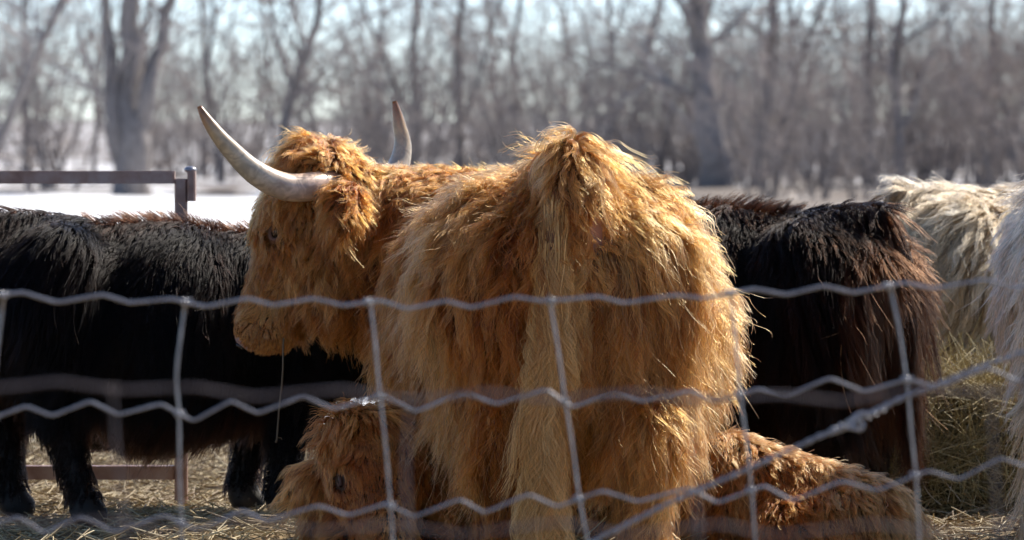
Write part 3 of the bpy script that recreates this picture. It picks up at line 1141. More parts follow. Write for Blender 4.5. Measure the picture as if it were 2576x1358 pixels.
for i in range(10):
    x = 3.6 + 8.6 * ((i * 0.618034 + 0.2) % 1.0)
    sh = copy_tree(protos[i % 4], (x, r.uniform(70, 90), 0.1), r.uniform(0, 6.28), r.uniform(0.38, 0.62),
                   'low bare shrub at the near edge of the wood, above the dark brown back')
    sh['group'] = 'low shrubs at the wood edge'
usedr = [False] * 3
for i in range(17):
    Y = r.uniform(104, 165)
    halfw = 13.5 * Y / 95
    x = -halfw + 2 * halfw * ((i * 0.618034 + 0.31) % 1.0)
    k = i % 3
    if not usedr[k]:
        o = rank[k]; usedr[k] = True
        o.location = (x, Y, 0)
    else:
        copy_tree(rank[k], (x, Y, 0), r.uniform(0, 6.28), r.uniform(0.8, 1.25))
print('wood %.1fs' % (time.time() - T0))

# ------------------------------------------------------------------ steel pen panel behind the black cow
pen = empty('steel_panel', (-1.087, 14.42, 0))
tag(pen, 'brown steel pipe panel with a capped end post behind the black cow', 'panel')
ZT = 1.075
MB().box((-0.98, 0, ZT), (1.92, 0.042, 0.042), 0.006).build('top_rail', M['pipe'], pen, False)
MB().box((-0.98, 0, 0.105), (1.92, 0.040, 0.045), 0.006).build('bottom_rail', M['pipe'], pen, False)
MB().box((0.0, 0, 0.535), (0.042, 0.040, 1.07), 0.006).build('end_post', M['pipe'], pen, False)
MB().box((-1.96, 0, 0.56), (0.042, 0.040, 1.12), 0.006).build('end_post', M['pipe'], pen, False)
MB().box((0.035, 0, 1.046), (0.026, 0.06, 0.10), 0.006).build('bracket', M['pipe'], pen, False)
blob('post_cap', (0.03, 0, 1.100), 0.021, M['wire'], pen, (1.0, 1.0, 0.55))
rail = empty('pipe_fence', (0, 27, 0))
tag(rail, 'thin brown pipe rail crossing the snow behind the steel panel', 'fence')
zr = at(560, 588, 27).z
MB().tube([(-5, 0, zr), (5, 0, zr)], 0.012, 8).build('rail', M['pipe'], rail)
for x in (-5, -2.8, 0.2, 2.6, 5):
    MB().tube([(x, 0.05, -0.05), (x, 0.05, zr + 0.03)], 0.03, 8).build('post', M['pipe'], rail)

# ================================================================== the herd
# ---- golden cow seen from behind, head turned to its left
rz = math.radians(6)
MAIN_LOC = (0.095, 12.62, 0.0)
Mw = Matrix.Translation(MAIN_LOC) @ Matrix.Rotation(rz, 4, 'Z')
L_ = lambda p: np.array(Mw.inverted() @ Vector(p))
D_ = lambda d: np.array(dir_local(rz, d))
fh = Vector((-0.95, 0.31, 0)).normalized()
ax_w = fh * 0.42 + Vector((0, 0, -0.90))
up_w = fh * 0.90 + Vector((0, 0, 0.42))
hp, hf = head_prims(L_((-0.565, 13.13, 1.062)), D_(ax_w), D_(up_w), 1.0, ear_drop=0.9)
pr = cow_prims(leg=dict(hl=(0.0, 0.03), hr=(0.02, -0.02)), barrel=1.14, bz=-0.055)
neck0 = (0, 0.42, 0.83)
hc_ = L_((-0.50, 13.15, 0.95)); hc2 = L_((-0.52, 13.14, 0.80))
mid = L_((-0.24, 13.20, 0.88))
pr.append(('body', (0.12, -0.12, 0.66), 0.28, (0.20, 0.08, 0.66), 0.29, 0.12))
for (ta, tra, tb, trb) in [((0, -0.5, 1.05), 0.06, (0, -0.645, 1.13), 0.055), ((0, -0.645, 1.13), 0.055, (-0.005, -0.70, 1.06), 0.048), ((-0.005, -0.70, 1.06), 0.048, (-0.015, -0.70, 0.93), 0.036)]:
    pr.append(('rump', ta, tra, tb, trb, 0.06))
pr.append(('neck', neck0, 0.24, tuple(mid), 0.19, 0.14))
pr.append(('neck', tuple(mid), 0.19, tuple(hc_), 0.155, 0.10))
pr.append(('throat', tuple(L_((-0.10, 13.2, 0.78))), 0.20, tuple(L_((-0.42, 13.17, 0.80))), 0.125, 0.10))
pr.append(('throat', tuple(L_((-0.42, 13.17, 0.80))), 0.125, tuple(hc2), 0.11, 0.08))
pr += hp
BARE_C = L_((0.205, 11.945, 0.965))


def main_extra(o, p, n, tg):
    # long hanging hair on the flanks and the back of the thighs; naked patch beside the tail
    o['length'] = o['length'] * np.where(np.isin(tg, ['rump', 'thigh', 'body', 'shoulder']), 1.0 + 0.38 * np.clip(1 - n[:, 2] * 1.4, 0, 1), 1.0)
    back = np.clip(-n[:, 1], 0, 1) * (p[:, 1] < -0.3)
    low = np.clip((0.95 - p[:, 2]) / 0.4, 0, 1)
    o['length'] = o['length'] * (1 + 0.5 * back * low)
    hind = (p[:, 1] < -0.2) & np.isin(tg, ['leg', 'shin'])
    o['length'] = np.where(hind, np.maximum(o['length'], 0.15), o['length'])
    dist = np.linalg.norm((p - BARE_C) * np.array([1.0, 1.0, 0.55]), axis=1)
    o['density'] = np.where(dist < 0.05, 0.0, o['density'])
    o['length'] = np.where(dist < 0.09, o['length'] * 0.35, o['length'])
    q = p - BARE_C
    gap = (np.abs(q[:, 0] - 0.012) < 0.062) & (q[:, 2] > -0.07) & (q[:, 2] < 0.13) & (p[:, 1] < -0.42)
    o['length'] = np.where(gap, 0.03, o['length'])
    dock = (np.abs(p[:, 0] + 0.035) < 0.05) & (p[:, 1] < -0.6) & (p[:, 2] > 0.85)
    o['length'] = np.where(dock, 0.10, o['length'])
    o['tint'] = np.where(dock, np.clip(o['tint'] + 0.15, 0, 1), o['tint'])
    up = np.clip(n[:, 2], 0, 1)
    o['clump'] = o['clump'] * (1 - 0.35 * up) * np.where(np.isin(tg, ['poll', 'ear', 'skull', 'face', 'jaw']), 0.72, 1.0)
    # crest of the rump stands up
    crest = (p[:, 1] < -0.42) & (n[:, 2] > 0.55)
    o['lift'] = np.where(crest, 0.34, o['lift'])
    o['length'] = np.where(crest, o['length'] * 1.15, o['length'])
    flank = (p[:, 0] > 0.2) & (n[:, 0] > 0.4) & (p[:, 1] > -0.3)
    o['lift'] = np.where(flank, o['lift'] + 0.25, o['lift'])
    o['tint'] = np.where(tg == 'muzzle', 0.35, o['tint'])
    chin = np.isin(tg, ['jaw', 'throat']) & (n[:, 2] < -0.2)
    o['lift'] = np.where(chin, 0.55, o['lift'])
    o['length'] = np.where(chin, o['length'] * 1.5, o['length'])


spec = coat_spec(0.135, 1.0, loft=0.020, curl=0.014, clump=0.74, tint_amt=0.42, head=hf, seed=5, extra=main_extra, lift=0.10, wave_len=0.105,
                 clear=[(tuple(L_((-0.56, 13.02, 1.068))), 0.05), (tuple(L_((-0.53, 13.25, 1.065))), 0.05), (hf['q'](0.535, 0.012, 0.0), 0.05), (hf['q'](0.53, 0.012, 0.04), 0.035)])
main, mbody, _ = make_animal('highland_cow', 'shaggy golden brown cow seen from behind, long horns, head turned aside', 'cow', 'shaggy cattle in the pen',
                    MAIN_LOC, rz, 1.0, pr, hf, spec, S_GOLD, F_GOLD, 12000, 160000, seed=11, step=0.02, K=13, r0=0.00095,
                    bare=[(BARE_C, 0.085), (hf['q'](0.535, 0.012, 0), 0.075)])
eyes(main, hf)
Lh = lambda pts: [L_(p) for p in pts]
hb = hf['q']
loft('horn', Lh([(-0.50, 13.12, 1.075), (-0.575, 12.97, 1.062), (-0.665, 12.90, 1.060), (-0.755, 12.84, 1.105), (-0.835, 12.80, 1.185), (-0.885, 12.79, 1.25), (-0.912, 12.79, 1.296)]),
     [0.042, 0.043, 0.0415, 0.0355, 0.026, 0.0175, 0.0065], M['horn'], main)
loft('horn', Lh([(-0.56, 13.17, 1.075), (-0.47, 13.36, 1.055), (-0.37, 13.52, 1.09), (-0.338, 13.57, 1.17), (-0.35, 13.58, 1.25), (-0.364, 13.58, 1.318)]),
     [0.042, 0.042, 0.037, 0.028, 0.020, 0.007], M['horn'], main)
nose = blob('nose_pad', hf['q'](0.520, 0.014, 0), 0.052, M['nose'], main, (1.12, 0.62, 0.95), frame_rot(hf['a'], hf['u'], hf['s']))
for sg in (-1, 1):
    blob('nostril', hf['q'](0.545, 0.024, 0.034 * sg), 0.012, M['eye'], nose, (0.8, 0.7, 1.4), frame_rot(hf['a'], hf['u'], hf['s']))
# tail: a stout dock bending over the rump, long wavy hair hanging from it
tail_pts = Lh([(0.150, 11.95, 1.12), (0.135, 11.89, 1.06), (0.116, 11.865, 0.98), (0.102, 11.86, 0.90), (0.094, 11.865, 0.80), (0.088, 11.88, 0.68), (0.088, 11.89, 0.52)])
tail, tpath = loft('tail', tail_pts, [0.016, 0.02, 0.022, 0.022, 0.02, 0.017, 0.012], S_GOLD, main, 12, 6, attr=False)


def tail_hair(parent, path, n_locks, n, seed, mat, zend=0.03, spread=0.020, L0=(0.25, 0.58)):
    r = np.random.default_rng(seed)
    path = np.array(path)
    m = len(path)
    K = 16
    s = r.uniform(0.0, 1.0, n_locks) ** 1.5
    ix = np.clip((s * (m - 1)).astype(int), 0, m - 2)
    root = path[ix] + (path[ix + 1] - path[ix]) * (s * (m - 1) - ix)[:, None]
    an = r.uniform(0, 2 * math.pi, n_locks)
    rad = 0.026 * (1 - 0.5 * s)
    out = np.stack([np.cos(an), np.sin(an) * 0.8, np.zeros(n_locks)], 1)
    root = root + out * rad[:, None]
    L = r.uniform(*L0, n_locks) * (0.85 + 0.55 * s)
    L = np.minimum(L, np.maximum(root[:, 2] - zend, 0.05))
    G = np.empty((n_locks, K, 3))
    amp = r.uniform(0.008, 0.026, n_locks); wl = r.uniform(0.11, 0.19, n_locks); ph = r.uniform(0, 6.28, n_locks)
    drift = r.normal(size=n_locks) * spread * (0.6 + 1.6 * s)
    for k in range(K):
        t = k / (K - 1)
        z = -L * t
        w = amp * np.sin(2 * np.pi * L * t / wl + ph) * min(1, t * 2)
        w2 = amp * 0.6 * np.cos(2 * np.pi * L * t / wl * 0.8 + ph * 2) * min(1, t * 2)
        G[:, k, 0] = root[:, 0] + out[:, 0] * 0.008 * t + drift * t ** 1.6 + w
        G[:, k, 1] = root[:, 1] + out[:, 1] * 0.02 * t - 0.015 * t + w2
        G[:, k, 2] = root[:, 2] + z
    gi = r.integers(0, n_locks, n)
    off = r.normal(size=(n, 3)) * 0.009
    cl = 1 - 0.9 * np.linspace(0, 1, K)[None, :] ** 0.6 * r.uniform(0.7, 1.08, n)[:, None]
    ls = r.uniform(0.7, 1.05, n)
    H = G[gi]
    H = H[:, :1] + (H - H[:, :1]) * ls[:, None, None] + off[:, None, :] * cl[..., None]
    fz = r.normal(size=(n, 3)) * 0.01
    H = H + fz[:, None, :] * (np.linspace(0, 1, K)[None, :, None] ** 2)
    tint = np.clip(r.beta(1.4, 2.2, n_locks)[gi] + r.normal(size=n) * 0.06, 0, 1)
    curves_object('tail_hair', H, 0.0011, 0.00035, mat, parent, tint)


tail_hair(tail, tpath, 130, 11000, 61, F_TAIL)

# ---- black cow on the left, walking away to the right
def quick_cow(name, label, loc, heading_deg, scale, head_off, face_dir, skin, fur, ng, nh, seed, spec_kw, leg=None, barrel=1.0, slope=0.0, extra=None, horns=None, K=8, r0=0.0012, step=0.026, tailmat=None, ears=True, bare=None):
    """heading: direction the body faces, degrees from +X towards +Y"""
    rz = math.radians(heading_deg - 90)
    pr = cow_prims(leg, barrel, 0.0, slope)
    P = np.array(head_off, float)
    a = np.array(face_dir, float); a /= np.linalg.norm(a)
    h = np.array([a[0], a[1], 0]); h /= max(np.linalg.norm(h), 1e-6)
    u = h * abs(a[2]) + np.array([0, 0, math.sqrt(max(0, 1 - a[2] ** 2))])
    hp, hf = head_prims(P, a, u, 1.0, ears)
    midp = np.array([0, 0.42, 0.84]) * 0.45 + P * 0.55 + np.array([0, 0, 0.02])
    pr.append(('neck', (0, 0.42, 0.84 - slope), 0.24, tuple(midp), 0.20, 0.14))
    pr.append(('neck', tuple(midp), 0.20, tuple(P + a * 0.04), 0.14, 0.1))
    pr.append(('throat', (0, 0.50, 0.72), 0.2, tuple(P + a * 0.1 - u * 0.1), 0.12, 0.12))
    pr += hp
    spec = coat_spec(head=hf, seed=seed, extra=extra, **spec_kw)
    root, body, Mw = make_animal(name, label, 'cow', 'shaggy cattle in the pen', loc, rz, scale, pr, hf, spec, skin, fur, ng, nh, seed, step, K, r0, bare=bare)
    eyes(root, hf)
    if horns is not None:
        q = hf['q']
        for sg in (-1, 1):
            pts = [q(-0.01, 0, 0.07 * sg), q(-0.02, 0.0, 0.14 * sg), q(-0.03, 0.02, 0.24 * sg * horns), q(-0.07, 0.05, 0.33 * sg * horns), q(-0.16 * horns, 0.08, 0.38 * sg * horns)]
            loft('horn', pts, [0.03, 0.029, 0.024, 0.016, 0.005], M['horn'], root, 12)
    tp = [(0, -0.55, 1.04), (0, -0.64, 1.05), (0, -0.705, 0.99), (0, -0.73, 0.88), (0.005, -0.735, 0.72), (0.01, -0.73, 0.55)]
    tail, tpath = loft('tail', tp, [0.03, 0.03, 0.028, 0.024, 0.02, 0.01], skin, root, 10, 5, attr=False)
    tail_hair(tail, tpath, 130, 4200, seed + 40, tailmat or fur, zend=0.12)
    return root


def mane_extra(o, p, n, tg):
    crest = (np.abs(p[:, 0]) < 0.13) & (n[:, 2] > 0.5) & (p[:, 1] > -0.25) & np.isin(tg, ['body', 'neck', 'shoulder', 'rump'])
    o['lift'] = np.where(crest, 0.24, o['lift'])
    ridge = crest & (np.abs(p[:, 0]) < 0.05)
    o['lift'] = np.where(ridge, 0.42, o['lift'])
    o['droop'] = np.where(ridge, 0.03, o['droop'])
    o['tint'] = np.where(crest, np.clip(o['tint'] * 1.8 + 0.10, 0, 1), o['tint'])
    o['tint'] = np.where(ridge, np.clip(o['tint'] + 0.35, 0, 1), o['tint'])
    under = n[:, 2] < -0.5
    o['length'] = np.where((n[:, 2] < -0.2) & (tg == 'body'), o['length'] * 1.35, o['length'])
    o['tint'] = np.where(under, o['tint'] + 0.2, o['tint'])


# hind foot pair centre near (-1.37, 13.55); body runs right and away
quick_cow('black_cow', 'black shaggy young cow standing behind the wire, brownish hair along its spine',
          (-1.10, 13.76, 0), 16, 0.86, (0.10, 0.98, 0.72), (0.25, 0.75, -0.75), S_BLACK, F_BLACK, 8000, 62000, 23,
          dict(base_len=0.13, curl=0.002, clump=0.45, tint_amt=0.06, mess=0.3, lift=0.13, loft=0.014),
          leg=dict(hr=(0.03, 0.25), hl=(0.0, 0.06), fr=(0.0, -0.06), fl=(0.0, -0.12)), extra=mane_extra, horns=0.6, slope=0.085)
quick_cow('black_cow', 'second black cow at the far left edge, mostly hidden, only a dark leg showing',
          (-2.18, 14.08, 0), 8, 0.72, (0.0, 0.92, 0.72), (0.0, 0.6, -0.8), S_BLACK, F_BLACK, 1200, 14000, 29,
          dict(base_len=0.09, curl=0.004, clump=0.7, tint_amt=0.1, lift=0.25, loft=0.01), K=6, step=0.03)


# ---- dark brown cow on the right, its rump to the right
def dark_extra(o, p, n, tg):
    mane_extra(o, p, n, tg)
    o['length'] = np.where((n[:, 2] < 0.1) & np.isin(tg, ['body', 'thigh', 'leg']), o['length'] * 1.7, o['length'])
    back = (p[:, 1] < -0.45)
    o['tint'] = np.where((p[:, 1] < -0.58) & (n[:, 1] < -0.5), np.clip(o['tint'] + 0.26, 0, 1), o['tint'])
    o['length'] = np.where(back, o['length'] * 1.15, o['length'])
    o['lift'] = np.where(back, o['lift'] + 0.12, o['lift'])


quick_cow('dark_brown_cow', 'dark brown shaggy cow with reddish hair on its rump, right of the golden cow',
          (0.69, 14.08, 0), 150, 0.87, (-0.05, 0.95, 0.75), (0.0, 0.7, -0.75), S_DARK, F_DARK, 8000, 66000, 37,
          dict(base_len=0.13, curl=0.004, clump=0.55, tint_amt=0.07, mess=0.45, lift=0.13, loft=0.016), extra=dark_extra, horns=0.7, leg=dict(hl=(0.0, 0.12), hr=(0.0, 0.10)))


# ---- cream cow behind, facing right
def cream_extra(o, p, n, tg):
    o['length'] = o['length'] * (1 + 0.3 * np.clip(n[:, 2], 0, 1))
    g = o['groom'].copy()
    g[:, 1] -= 0.55
    g = g - (g * n).sum(1)[:, None] * n
    o['groom'] = nrm(g)


quick_cow('cream_cow', 'cream long-haired cow behind the hay, beyond the dark brown rump',
          (1.92, 15.45, 0), 8, 0.91, (0.1, 1.0, 0.8), (0.1, 0.7, -0.7), S_CREAM, F_CREAM, 2600, 46000, 41,
          dict(base_len=0.17, curl=0.010, clump=0.88, tint_amt=0.5, lift=0.14, loft=0.02, wave_len=0.11), extra=cream_extra, horns=0.8, r0=0.0014)
# ---- white cow cut by the right edge
def white_extra(o, p, n, tg):
    o['tint'] = np.clip(o['tint'] + 0.5 * np.clip((p[:, 2] - 0.65) / 0.35, -0.6, 1), 0, 1)
    o['length'] = np.where(np.isin(tg, ['leg', 'shin']), np.maximum(o['length'], 0.15), o['length'])



quick_cow('white_cow', 'white fluffy cow cut off by the right edge in front of the hay',
          (1.86, 12.55, 0), 88, 1.08, (0.3, 0.98, 0.85), (0.4, 0.7, -0.7), S_WHITE, F_WHITE, 3600, 52000, 43,
          dict(base_len=0.11, curl=0.007, clump=0.86, tint_amt=0.4, lift=0.28, loft=0.015), barrel=0.92, horns=0.8, extra=white_extra, leg=dict(hl=(-0.18, 0.0)))


# ---- two ginger calves lying at the golden cow's feet
def lying_prims(drop=0.0):
    """calf lying on its belly facing +Y, origin on the ground under the trunk"""
    pr = []
    c = lambda t, A, ra, B, rb, k=0.07: pr.append((t, A, ra, B, rb, k))
    d = drop
    c('body', (0, -0.24, 0.165 - 0.5 * d), 0.145 - 0.4 * d, (0, 0.16, 0.175), 0.155)
    c('rump', (-0.07, -0.32, 0.17 - 0.8 * d), 0.10 - 0.25 * d, (0.07, -0.32, 0.17 - 0.8 * d), 0.10 - 0.25 * d)
    c('body', (0, -0.30, 0.25 - d), 0.05, (0, 0.18, 0.27), 0.06)
    for sg in (-1, 1):
        c('thigh', ((0.13 - 0.3 * d) * sg, -0.22, 0.14 - 0.4 * d), 0.10 - 0.25 * d, ((0.19 - 0.3 * d) * sg, -0.06, 0.10), 0.065)
        c('leg', (0.19 * sg, -0.06, 0.08), 0.05, (0.20 * sg, -0.26, 0.05), 0.035, 0.04)
        c('shin', (0.20 * sg, -0.26, 0.05), 0.034, (0.21 * sg, -0.04, 0.04), 0.027, 0.03)
        c('leg', (0.11 * sg, 0.22, 0.12), 0.065, (0.12 * sg, 0.34, 0.06), 0.04, 0.05)
        c('shin', (0.12 * sg, 0.34, 0.05), 0.036, (0.12 * sg, 0.16, 0.04), 0.028, 0.03)
    return pr


def lying_calf(label, loc, heading_deg, scale, P, a, u, ng, nh, seed, fur, extra=None, head_sc=0.66, base_len=0.075, tint_amt=0.4, clump=0.85, drop=0.0):
    rz = math.radians(heading_deg - 90)
    pr = lying_prims(drop)
    hp, hf = head_prims(P, a, u, head_sc, ear_drop=1.0)
    P = np.asarray(P, float)
    pr.append(('neck', (0, 0.18, 0.21), 0.12, tuple(P - np.asarray(u) * 0.03), 0.085, 0.08))
    pr += hp
    spec = coat_spec(base_len, 1.0, loft=0.012, curl=0.006, clump=clump, tint_amt=tint_amt, head=hf, seed=seed, extra=extra, lift=0.2, wave_len=0.06)
    root, body, Mw = make_animal('lying_calf', label, 'calf', 'ginger calves lying in the pen', loc, rz, scale, pr, hf, spec, S_GINGER, fur, ng, nh, seed, 0.017, 9, 0.0010, 0.0003)
    eyes(root, hf, 0.019)
    return root


def fringe_extra(o, p, n, tg):
    poll = tg == 'poll'
    o['length'] = np.where(poll, o['length'] * 1.9, o['length'])
    o['tint'] = np.where(poll | (tg == 'ear'), np.clip(o['tint'] + 0.35, 0, 1), o['tint'])  # sunlight on the fringe is put into the tint of poll and ears
    ear = tg == 'ear'
    o['length'] = np.where(ear, o['length'] * 1.5, o['length'])
    o['length'] = np.where(np.isin(tg, ['skull', 'face', 'jaw']), o['length'] * 1.5, o['length'])


# left calf: only its shaggy face shows, looking at the camera
lying_calf('ginger calf lying left of the golden cow, shaggy fringe over its face', (-0.345, 12.72, 0), 268, 0.96,
           (0.05, 0.30, 0.335), (-0.22, 0.70, -0.66), (-0.19, 0.62, 0.74), 3200, 46000, 51, F_GINGER, fringe_extra, 0.90, 0.075)
# right calf: back and rump turned to the right
lying_calf('ginger calf curled on the ground right of the golden cow, back to camera', (0.79, 12.72, 0), 156, 0.93,
           (0.05, 0.42, 0.22), (-0.5, 0.5, -0.55), (0.3, 0.4, 0.8), 5000, 46000, 53, F_TAWNY, None, 0.66, 0.095, 0.45, 0.6, 0.085)
print('herd %.1fs' % (time.time() - T0))

# ------------------------------------------------------------------ hay heap
hay_c = np.array([1.72, 14.42, 0.0])
hay = empty('hay_heap', hay_c)
tag(hay, 'heap of greenish dried hay between the dark brown and white cows', 'hay')
r = np.random.default_rng(71)
hv, hfc = [], []
NA, NB = 40, 14
wh = Wob(0.3, 72)


def heap_pt(a, t):
    rad = 0.66 * math.sin(t * math.pi / 2)
    z = 0.43 * math.cos(t * math.pi / 2) ** 0.8
    p = np.array([[math.cos(a) * rad, math.sin(a) * rad * 0.62, z]])
    w = wh(p)[0] * 0.045
    return p[0] + w * np.array([1, 1, 1 if t < 0.97 else 0])


for i in range(NB + 1):
    for k in range(NA):
        hv.append(heap_pt(2 * math.pi * k / NA, max(i / NB, 0.002)))
for i in range(NB):
    for k in range(NA):
        k2 = (k + 1) % NA
        hfc.append((i * NA + k, (i + 1) * NA + k, (i + 1) * NA + k2, i * NA + k2))
link('core', mesh('core', hv, hfc), M['hay_core'], hay)
n = 15000
aa = r.uniform(0, 6.283, n); tt_ = np.sqrt(r.random(n))
root = np.array([heap_pt(a, t) for a, t in zip(aa, tt_)])
nv = nrm(np.stack([root[:, 0], root[:, 1] * 2.2, root[:, 2] * 0.9 + 0.1], 1))
d = r.normal(size=(n, 3))
d = d - (d * nv).sum(1)[:, None] * nv
d = nrm(d) + nv * (r.random(n) ** 3 * 0.8 + 0.05)[:, None]
d = nrm(d)
Ls = r.uniform(0.05, 0.20, n)
bend = r.normal(size=(n, 3)) * 0.35
P = np.empty((n, 6, 3))
for k in range(6):
    t = k / 5
    P[:, k] = root + nv * 0.008 + d * (Ls * t)[:, None] + bend * (Ls * t * t)[:, None] * 0.6
P[..., 2] = np.maximum(P[..., 2], 0.005)
curves_object('stalks', P, 0.0016, 0.0009, M['hay'], hay)

# ------------------------------------------------------------------ a hay stem hanging from the golden cow's mouth
mth = hf['q'](0.44, -0.11, 0.045)
YS = 13.06
sp = [at(712, 885, YS), at(712, 925, YS), at(709, 970, YS), at(703, 1020, YS), at(699, 1070, YS), at(696, 1108, YS)]
st = empty('hay_strand', sp[0])
tag(st, 'single dry hay strand dangling from the golden cow\'s mouth', 'hay')
rel = [p - sp[0] for p in sp]
MB().tube([rel[0] + Vector((0.0, 0.03, 0.04))] + rel, [0.0026] * 7, 6).build('stalk', M['straw'], st)
MB().tube([rel[-1], rel[-1] + Vector((-0.004, 0, -0.006))], [0.004, 0.003], 6).build('seed_head', M['straw'], st)
MB().tube([rel[-2] + (rel[-1] - rel[-2]) * 0.8, rel[-1] + Vector((0.012, 0, 0.008)), rel[-1] + Vector((0.017, 0, 0.002))], [0.0015, 0.002, 0.001], 6).build('leaf', M['straw'], st)

for (lab, pts) in [('thin dry stalk caught upright in the dark brown cow\'s flank', [(2117, 868), (2114, 905), (2118, 940), (2122, 962)]),
                   ('short pale stalk lying across the dark brown cow\'s flank', [(2066, 852), (2088, 846), (2112, 838)]),
                   ('tiny bent straw low on the dark brown cow\'s thigh', [(2118, 962), (2130, 1010), (2142, 1040)])]:
    YH = 13.52
    w = [at(u, v, YH) for (u, v) in pts]
    hs_ = empty('hay_strand', w[0])
    tag(hs_, lab, 'hay', 'hay bits caught in the herd')
    MB().tube([p - w[0] + Vector((0, 0.01 * i, 0)) for i, p in enumerate(w)], 0.002, 6).build('stalk', M['straw'], hs_)

# ------------------------------------------------------------------ woven wire fences
def wire_path(ctrl, Y, crimp, period, seed, x0=-1.75, x1=1.75, zdef=None):
    """a line wire through picture points, with the kinks of a tension crimp"""
    r = np.random.default_rng(seed)
    cu = np.array([at(u, v, Y).x for (u, v) in ctrl]); cz = np.array([at(u, v, Y).z for (u, v) in ctrl])
    pts = []
    x = x0; sg = 1
    while x < x1:
        z = np.interp(x, cu, cz)
        a = crimp * r.uniform(0.45, 1.15)
        pts.append(Vector((x, Y + r.normal() * 0.002, z + sg * a)))
        # a kink is two bends close together, then a longer run
        x += period * r.uniform(0.82, 1.2) * (0.40 if sg > 0 else 0.60)
        sg = -sg
    return pts


def rounded(pts, k=0.14):
    out = [pts[0]]
    for i in range(1, len(pts) - 1):
        a = pts[i].lerp(pts[i - 1], k); b = pts[i].lerp(pts[i + 1], k)
        out += [a, a.lerp(pts[i], 0.62).lerp(b.lerp(pts[i], 0.62), 0.5), b]
    out.append(pts[-1])
    return out


def interp_z(pts, x):
    xs = np.array([p.x for p in pts]); zs = np.array([p.z for p in pts]); ys = np.array([p.y for p in pts])
    return Vector((x, float(np.interp(x, xs, ys)), float(np.interp(x, xs, zs))))


def knot_mesh(rw):
    mb = MB()
    pts = []
    for k in range(22):
        an = 2 * math.pi * 2.4 * k / 21
        pts.append(Vector(((k / 21 - 0.5) * 0.016, math.cos(an) * rw * 1.9, math.sin(an) * rw * 1.9)))
    mb.tube(pts, rw * 0.8, 6)
    return mesh('knot', mb.v, mb.f)


def woven_fence(name, label, Y, wires, stays, mat, rw, crimp, period, seed, x0, x1, extra_z):
    root = empty(name, (0, Y, 0))
    tag(root, label, 'fence')
    o_ = Vector((0, Y, 0))
    lines = []
    for i, c in enumerate(wires):
        lines.append(wire_path(c, Y, crimp[i] if i < len(crimp) else crimp[-1], period, seed + i, x0, x1))
    for j, z in enumerate(extra_z):
        r = np.random.default_rng(seed + 50 + j)
        pts = []
        x = x0; sg = 1
        while x < x1:
            pts.append(Vector((x, Y, z + sg * 0.005 * r.uniform(0.4, 1.1)))); x += period * 0.5; sg = -sg
        lines.append(pts)
    for i, l in enumerate(lines):
        MB().tube([p - o_ for p in rounded(l)], rw * (1.15 if i == 0 else 1.0), 8).build('line_wire', mat, root)
    km = knot_mesh(rw)
    km.materials.append(mat)
    for s in stays:
        w = [at(u, v, Y) for (u, v) in s]
        # finish the stay down to the lowest wire
        dx = (w[-1].x - w[0].x) / max(0.05, (w[0].z - w[-1].z)) * 0.25
        zs = w[-1].z
        while zs > 0.08:
            zs -= 0.15
            w.append(Vector((w[-1].x + dx * 0.15, Y, max(zs, 0.04))))
        w = [p + Vector((0, -rw * 1.6, 0)) for p in w]
        P2 = np.array([tuple(p) for p in w])
        fine = []
        for i in range(len(w) - 1):
            for q in range(4):
                fine.append(w[i].lerp(w[i + 1], q / 4))
        fine.append(w[-1])
        sm = [fine[0]] + [(fine[i - 1] + fine[i] * 2 + fine[i + 1]) / 4 for i in range(1, len(fine) - 1)] + [fine[-1]]
        MB().tube([p - o_ for p in sm], rw * 0.85, 8).build('stay_wire', mat, root)
        for l in lines:
            # where the stay meets this line wire
            best = min(sm, key=lambda p: abs(p.z - interp_z(l, p.x).z))
            z = interp_z(l, best.x)
            if abs(best.z - z.z) < 0.06:
                k = bpy.data.objects.new('knot', km); COL.objects.link(k); k.parent = root
                k.location = Vector((best.x, Y - rw * 0.8, z.z)) - o_
    for x in (x0 - 0.02, x1 + 0.02):
        mb = MB().tube([(x, 0.07, -0.3), (x, 0.07, 0.5), (x, 0.07, 1.22)], [0.062, 0.058, 0.055], 14)
        mb.build('post', M['post'], root)
    return root, lines


